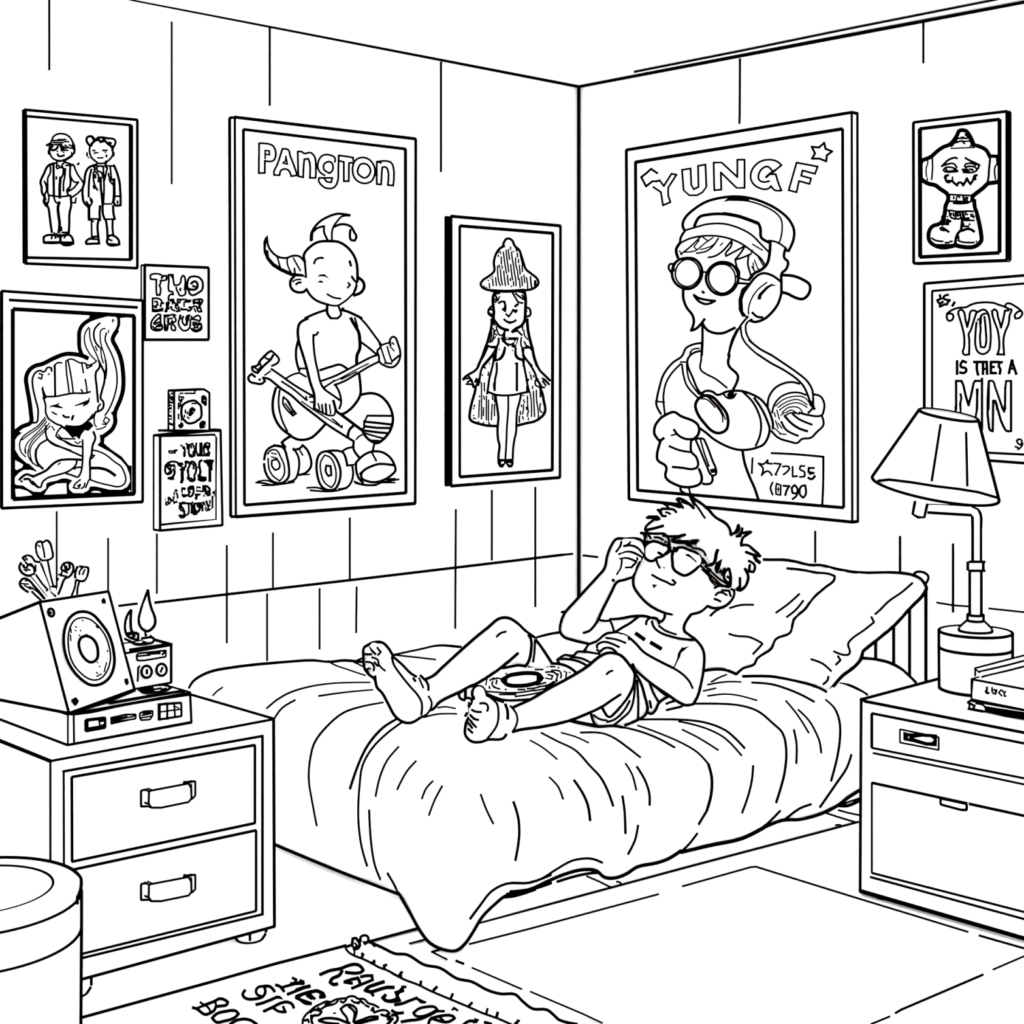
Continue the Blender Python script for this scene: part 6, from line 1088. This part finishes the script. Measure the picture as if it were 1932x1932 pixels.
m = MB(); shirt = Blob(pp(MF, "790,420 870,405 1000,380 1120,385 1180,400 1215,460 1350,545 1500,588 1560,600 1600,670 1605,850 1575,1000 1450,1090 1310,1085 1230,1120 1190,1180 1150,1222 1115,1215 1050,1000 960,820 860,730 770,700 680,745 600,815 490,862 430,825 330,785 325,765 390,725 460,720 500,695 560,688 600,628 700,590 770,530 822,520 812,470"),
            [(1100, 1200, 4.92), (1300, 1260, 4.95), (1250, 1300, 4.91)], k=.36, step=6, hmax=75)
shirt.mesh(m)
shirt.ink(m, MF, """4.6 790,408 870,400 1000,378 1110,382 1140,395;3.6 785,415 805,460 820,515;4.4 1030,385 960,440 890,480 830,520;4 1140,390 1105,420 1100,455;4.4 1150,420 1165,470 1220,520 1350,565 1440,580 1530,585;3.6 1210,460 1260,500 1365,540;5 1140,395 1190,400 1215,450;7 1005,525 1090,585;7 1135,605 1235,665;
4.4 1350,825 1380,750 1395,690 1440,660 1530,642;3.5 1395,690 1418,655;4 1130,960 1160,1040 1205,1120;4.4 1290,1080 1215,1130 1180,1200 1145,1228 1115,1218;4 1350,1110 1270,1142;4 1410,1165 1275,1195;4 1130,1110 1145,1180;4 600,625 560,690;4.2 320,765 390,718 470,720 500,690 560,688;4 335,750 440,755 520,775 590,812;3.6 440,735 540,745 620,785;3.4 560,690 640,695 700,712;5 330,770 345,785;4.6 970,800 1050,870 1150,960 1250,1050 1300,1080""", lift=.004)
m.build('shirt', t_boy)
m = MB(); sh = Blob(pp(MF, "960,800 1010,860 1060,960 1100,1090 1112,1200 1080,1240 1020,1282 910,1330 820,1332 680,1335 650,1290 620,1225 720,1165 740,1100 850,1000"), [(1170, 1300, 4.80)], k=.4, step=6, hmax=30)
sh.mesh(m)
sh.ink(m, MF, """4.6 1000,868 1050,950 1090,1080 1112,1200 1085,1245 1020,1285 910,1330;4 1020,930 1032,1100 1030,1270;3.6 1000,930 995,1080 960,1200 890,1270 820,1325;3.6 960,1110 900,1210 820,1280 755,1300;3.6 640,1235 700,1275 765,1285;4.6 620,1225 640,1290 665,1330;4.8 440,1290 560,1315 680,1338 820,1332 900,1345;5 980,790 1010,870""", lift=.004)
sh_o = m.build('shorts', t_boy); m = MB()
fs = Blob(pp(MF, "80,550 135,575 200,660 290,790 230,830 60,815 95,700"), [(1010, 1240, 4.78)], k=.4, step=5)
fs.mesh(m); fs.ink(m, MF, "4.8 75,540 98,575 100,680 80,770 55,810;3.6 135,580 130,700 118,780;4.6 140,580 200,660 285,790", lift=.004)
sh_o.name = 'shorts'; m.build('trouser_leg', sh_o)

m = MB(); hairP = pp(GF, "230,1000 262,870 285,745 262,700 350,600 455,575 280,565 300,522 430,518 540,528 460,465 420,438 545,425 560,400 510,352 640,372 735,395 690,298 760,300 850,330 865,262 930,300 1060,380 1150,470 1200,530 1300,590 1380,650 1420,790 1500,730 1520,650 1550,720 1700,740 1610,800 1570,860 1585,920 1680,950 1770,1010 1828,1070 1740,1065 1825,1160 1760,1160 1755,1260 1690,1280 1640,1260 1662,1370 1630,1460 1560,1540 1480,1520 1410,1480 1405,1250 1330,1240 1200,1240 1130,1190 1080,1060 1000,970 880,910 990,850 900,870 640,870 760,800 560,800 400,770 330,790")
hair = Blob(hairP, [(1300, 980, 4.99), (1400, 1100, 5.04)], k=.62, step=5, inset=1.4, sm=False)
hair.mesh(m)
hair.ink(m, GF, """4.5 285,740 265,700 350,600 420,560;f1 265,545 310,515 430,515 465,540 480,575 420,595 370,590 355,568 290,570;4.6 545,530 500,525 465,460 425,438;f1 415,435 480,425 500,500 545,525 530,540 480,530;4.4 480,430 600,430 660,445 690,485;4 500,350 560,390 580,420;3.6 540,478 585,485 610,508;4.8 480,345 600,365 700,395 735,405;5 735,410 720,330 690,300 720,290 800,320 880,380 930,430;4 740,360 785,425;3.8 750,330 860,370;
5 865,250 930,295 1010,345 1090,410 1150,470 1180,510 1240,560 1320,600 1380,650 1415,720 1425,790;f1 850,260 890,260 950,340 930,400 900,360;3.6 940,360 1000,440 1050,520 1080,560;4 1425,780 1490,730 1520,640 1535,660 1530,720 1480,760;4.6 1490,800 1550,800 1580,680 1560,750 1520,790;5 1560,760 1640,745 1700,740 1640,780 1580,830 1565,930;4.6 1570,920 1650,920 1730,980 1800,1040 1825,1075;5 1825,1070 1760,1060 1700,1040 1620,1010;6.5 1740,1080 1780,1130 1820,1160;4.4 1660,1130 1740,1180 1750,1230 1730,1285 1670,1275 1680,1180;5 1610,1235 1640,1280 1660,1360 1640,1440 1590,1510 1530,1540;f1 1500,1490 1545,1460 1560,1520 1520,1550 1480,1530;4.5 1547,1355 1547,1500;4 1420,1510 1480,1530;
5 290,715 400,690 520,655;5.4 200,755 260,760 250,800;4.6 260,840 290,720;4.4 260,760 400,765 530,770 560,795 700,795 815,775;4.6 815,775 700,815 620,855;5 620,860 680,880 800,888 940,890;f1 860,855 930,842 985,840 990,865 950,912 900,905 910,880;3.6 660,865 860,862;3.6 870,890 900,950 1000,975 1060,1010 1082,1060;4.4 820,905 870,930;
6 1250,975 1225,1040 1215,1110 1190,1165 1135,1190;f1 1200,1230 1220,1160 1310,1100 1290,1190 1250,1310 1215,1290;4.2 1270,1300 1300,1250;4.2 1340,1230 1300,1330;4.6 1395,1235 1340,1290 1335,1370 1400,1440;4.4 1400,1240 1420,1350 1415,1480;4.5 1370,1340 1415,1380 1400,1430""", lift=.004)
m.build('hair', t_boy)
m = MB()
def gd(x, y, o=.02): return min(float(head.depth(x, y)), float(hair.depth(x, y)) if hair.h(x, y) > 0 else 99)-o
def gl(txt, fr=GF, o=.018):
    for fl, w, p in strokes(fr, txt):
        c = 'c' in fl; p = resample(smooth(p, c), 5, c)
        zc = [gd(x, y, o) for x, y in p]
        n = len(zc); k = 5
        zc = [sum(zc[max(0, i-k):i+k+1])/len(zc[max(0, i-k):i+k+1]) for i in range(n)]
        m.line([W(x, y, q) for (x, y), q in zip(p, zc)], w*1.0, c)
gl("c4.8 250,1000 265,930 330,880 400,870 500,905 575,940 585,985 555,1020 500,1070 420,1095 380,1130 320,1130 260,1080;c5.2 640,1020 700,960 770,950 860,985 950,1020 1010,1080 1020,1140 990,1200 900,1285 800,1330 720,1300 650,1240 635,1150;5.5 580,870 595,930 600,990 640,1010;6 570,900 600,980 540,1040;4 590,1010 560,1030;6 640,960 700,975 670,1010;6.5 1000,1090 1050,1130 1040,1170;4.4 1040,1100 1080,1150 1110,1210;3.6 1010,1190 1100,1280 1200,1370 1300,1460 1400,1490;3.6 1070,1200 1150,1270 1260,1370 1380,1450 1410,1480;2.6 1030,1245 1130,1340 1220,1440;3.4 1170,1390 1280,1470 1340,1475;4.4 1200,1500 1260,1470 1400,1480;7 1110,1240 1150,1270;2.4 1130,1350 1150,1400 1220,1470")
gl("5.5 250,880 240,980 225,1080;3.6 380,815 450,818 515,855;4.5 360,860 430,875 530,925;4 300,790 330,800 340,840;5 270,870 320,880 270,920;4 540,890 540,860;4 500,790 570,810 590,880", o=.012)
gl("5 250,760 265,830 250,900", o=.01)
for P in ([(250, 1000), (265, 930), (330, 880), (400, 870), (500, 905), (575, 940), (585, 985), (500, 1070), (380, 1130), (320, 1130), (260, 1080)], [(640, 1020), (700, 960), (770, 950), (860, 985), (950, 1020), (1010, 1080), (1020, 1140), (990, 1200), (900, 1285), (800, 1330), (720, 1300), (650, 1240), (635, 1150)]):
    q = [GF(*p) for p in P]; cx = sum(a for a, b in q)/len(q); cy = sum(b for a, b in q)/len(q); ds = gd(cx, cy, .003)
    pl = Plane(W(cx, cy, ds), Vector((-.15, -1, 0))); prism(m, pl, smooth(q, True), .0015, -.0015, 0)
    if P[0][0] == 640: draw(m, pl.off(.0015), GF, "f1 805,1040 860,1040 965,1140 960,1160 870,1085 820,1065", .001)
    else: draw(m, pl.off(.0015), GF, "f1 428,1000 470,1010 520,1045 500,1070 430,1035", .001)
m.build('glasses', t_boy)

# ---- record on the lap
rc = W(1000, 1288, 4.76); e1 = Vector((.985, -.02, .17)).normalized(); nn = Vector((0, -math.cos(math.radians(64)), math.sin(math.radians(64)))); nn = (nn-e1*nn.dot(e1)).normalized()
RP = Plane(rc, nn)
m = MB(); rpoly = smooth([FF(*p) for p in [(1172, 745), (1185, 690), (1250, 615), (1340, 555), (1450, 530), (1560, 515), (1700, 512), (1820, 520), (1900, 540), (1955, 580), (1960, 630), (1900, 690), (1780, 760), (1650, 815), (1560, 835), (1400, 838), (1320, 828), (1240, 800)]], True)
prism(m, RP, rpoly, 0, -.006, 0)
draw(m, RP, FF, """4.4 1172,770 1240,800 1320,828 1400,835 1560,825;4.6 1340,552 1450,530 1540,520;2.6 1550,515 1700,514;4.6 1700,514 1820,518 1900,545 1955,585;
c7 1330,665 1370,625 1450,605 1560,597 1640,610 1665,640 1640,670 1560,698 1450,708 1370,698;f1 1310,640 1370,610 1365,700 1320,680;f1 1620,605 1675,620 1670,660 1620,675;
2.5 1175,755 1260,762 1400,768 1500,762 1600,745;2.5 1300,783 1440,783;2.5 1460,740 1520,740;2.5 1540,732 1600,728 1650,715;2.5 1435,800 1550,785 1650,765 1730,735;2.5 1550,540 1590,540;2.5 1610,540 1720,540;2.5 1610,566 1675,566;2.5 1600,750 1700,730 1800,690;2.5 1750,575 1820,580 1835,610 1830,640;2.5 1700,590 1770,590 1800,620 1790,660;2.5 1720,610 1760,620 1750,650;2.5 1740,540 1780,542;2 1805,548 1815,550;2.5 1800,660 1760,690 1700,715;2.5 1880,590 1875,640;2 1860,580 1868,586;2 1905,590 1910,594;
2.5 1240,670 1235,700 1260,720;2.5 1275,660 1270,690;2.5 1215,660 1250,640;2.5 1210,715 1215,730;2 1290,640 1310,650;2 1355,600 1360,604;2 1190,650 1180,700;2.5 1245,650 1280,640;2.5 1350,738 1356,742;2.5 1250,720 1300,735;2.5 1620,700 1700,680;2.5 1640,715 1720,700 1770,670;2 1700,640 1740,650;2.5 1780,600 1810,610""", .001)
m.build_top('vinyl_record', 'vinyl record with a ring label lying on the boy\'s lap between his knees', 'record')
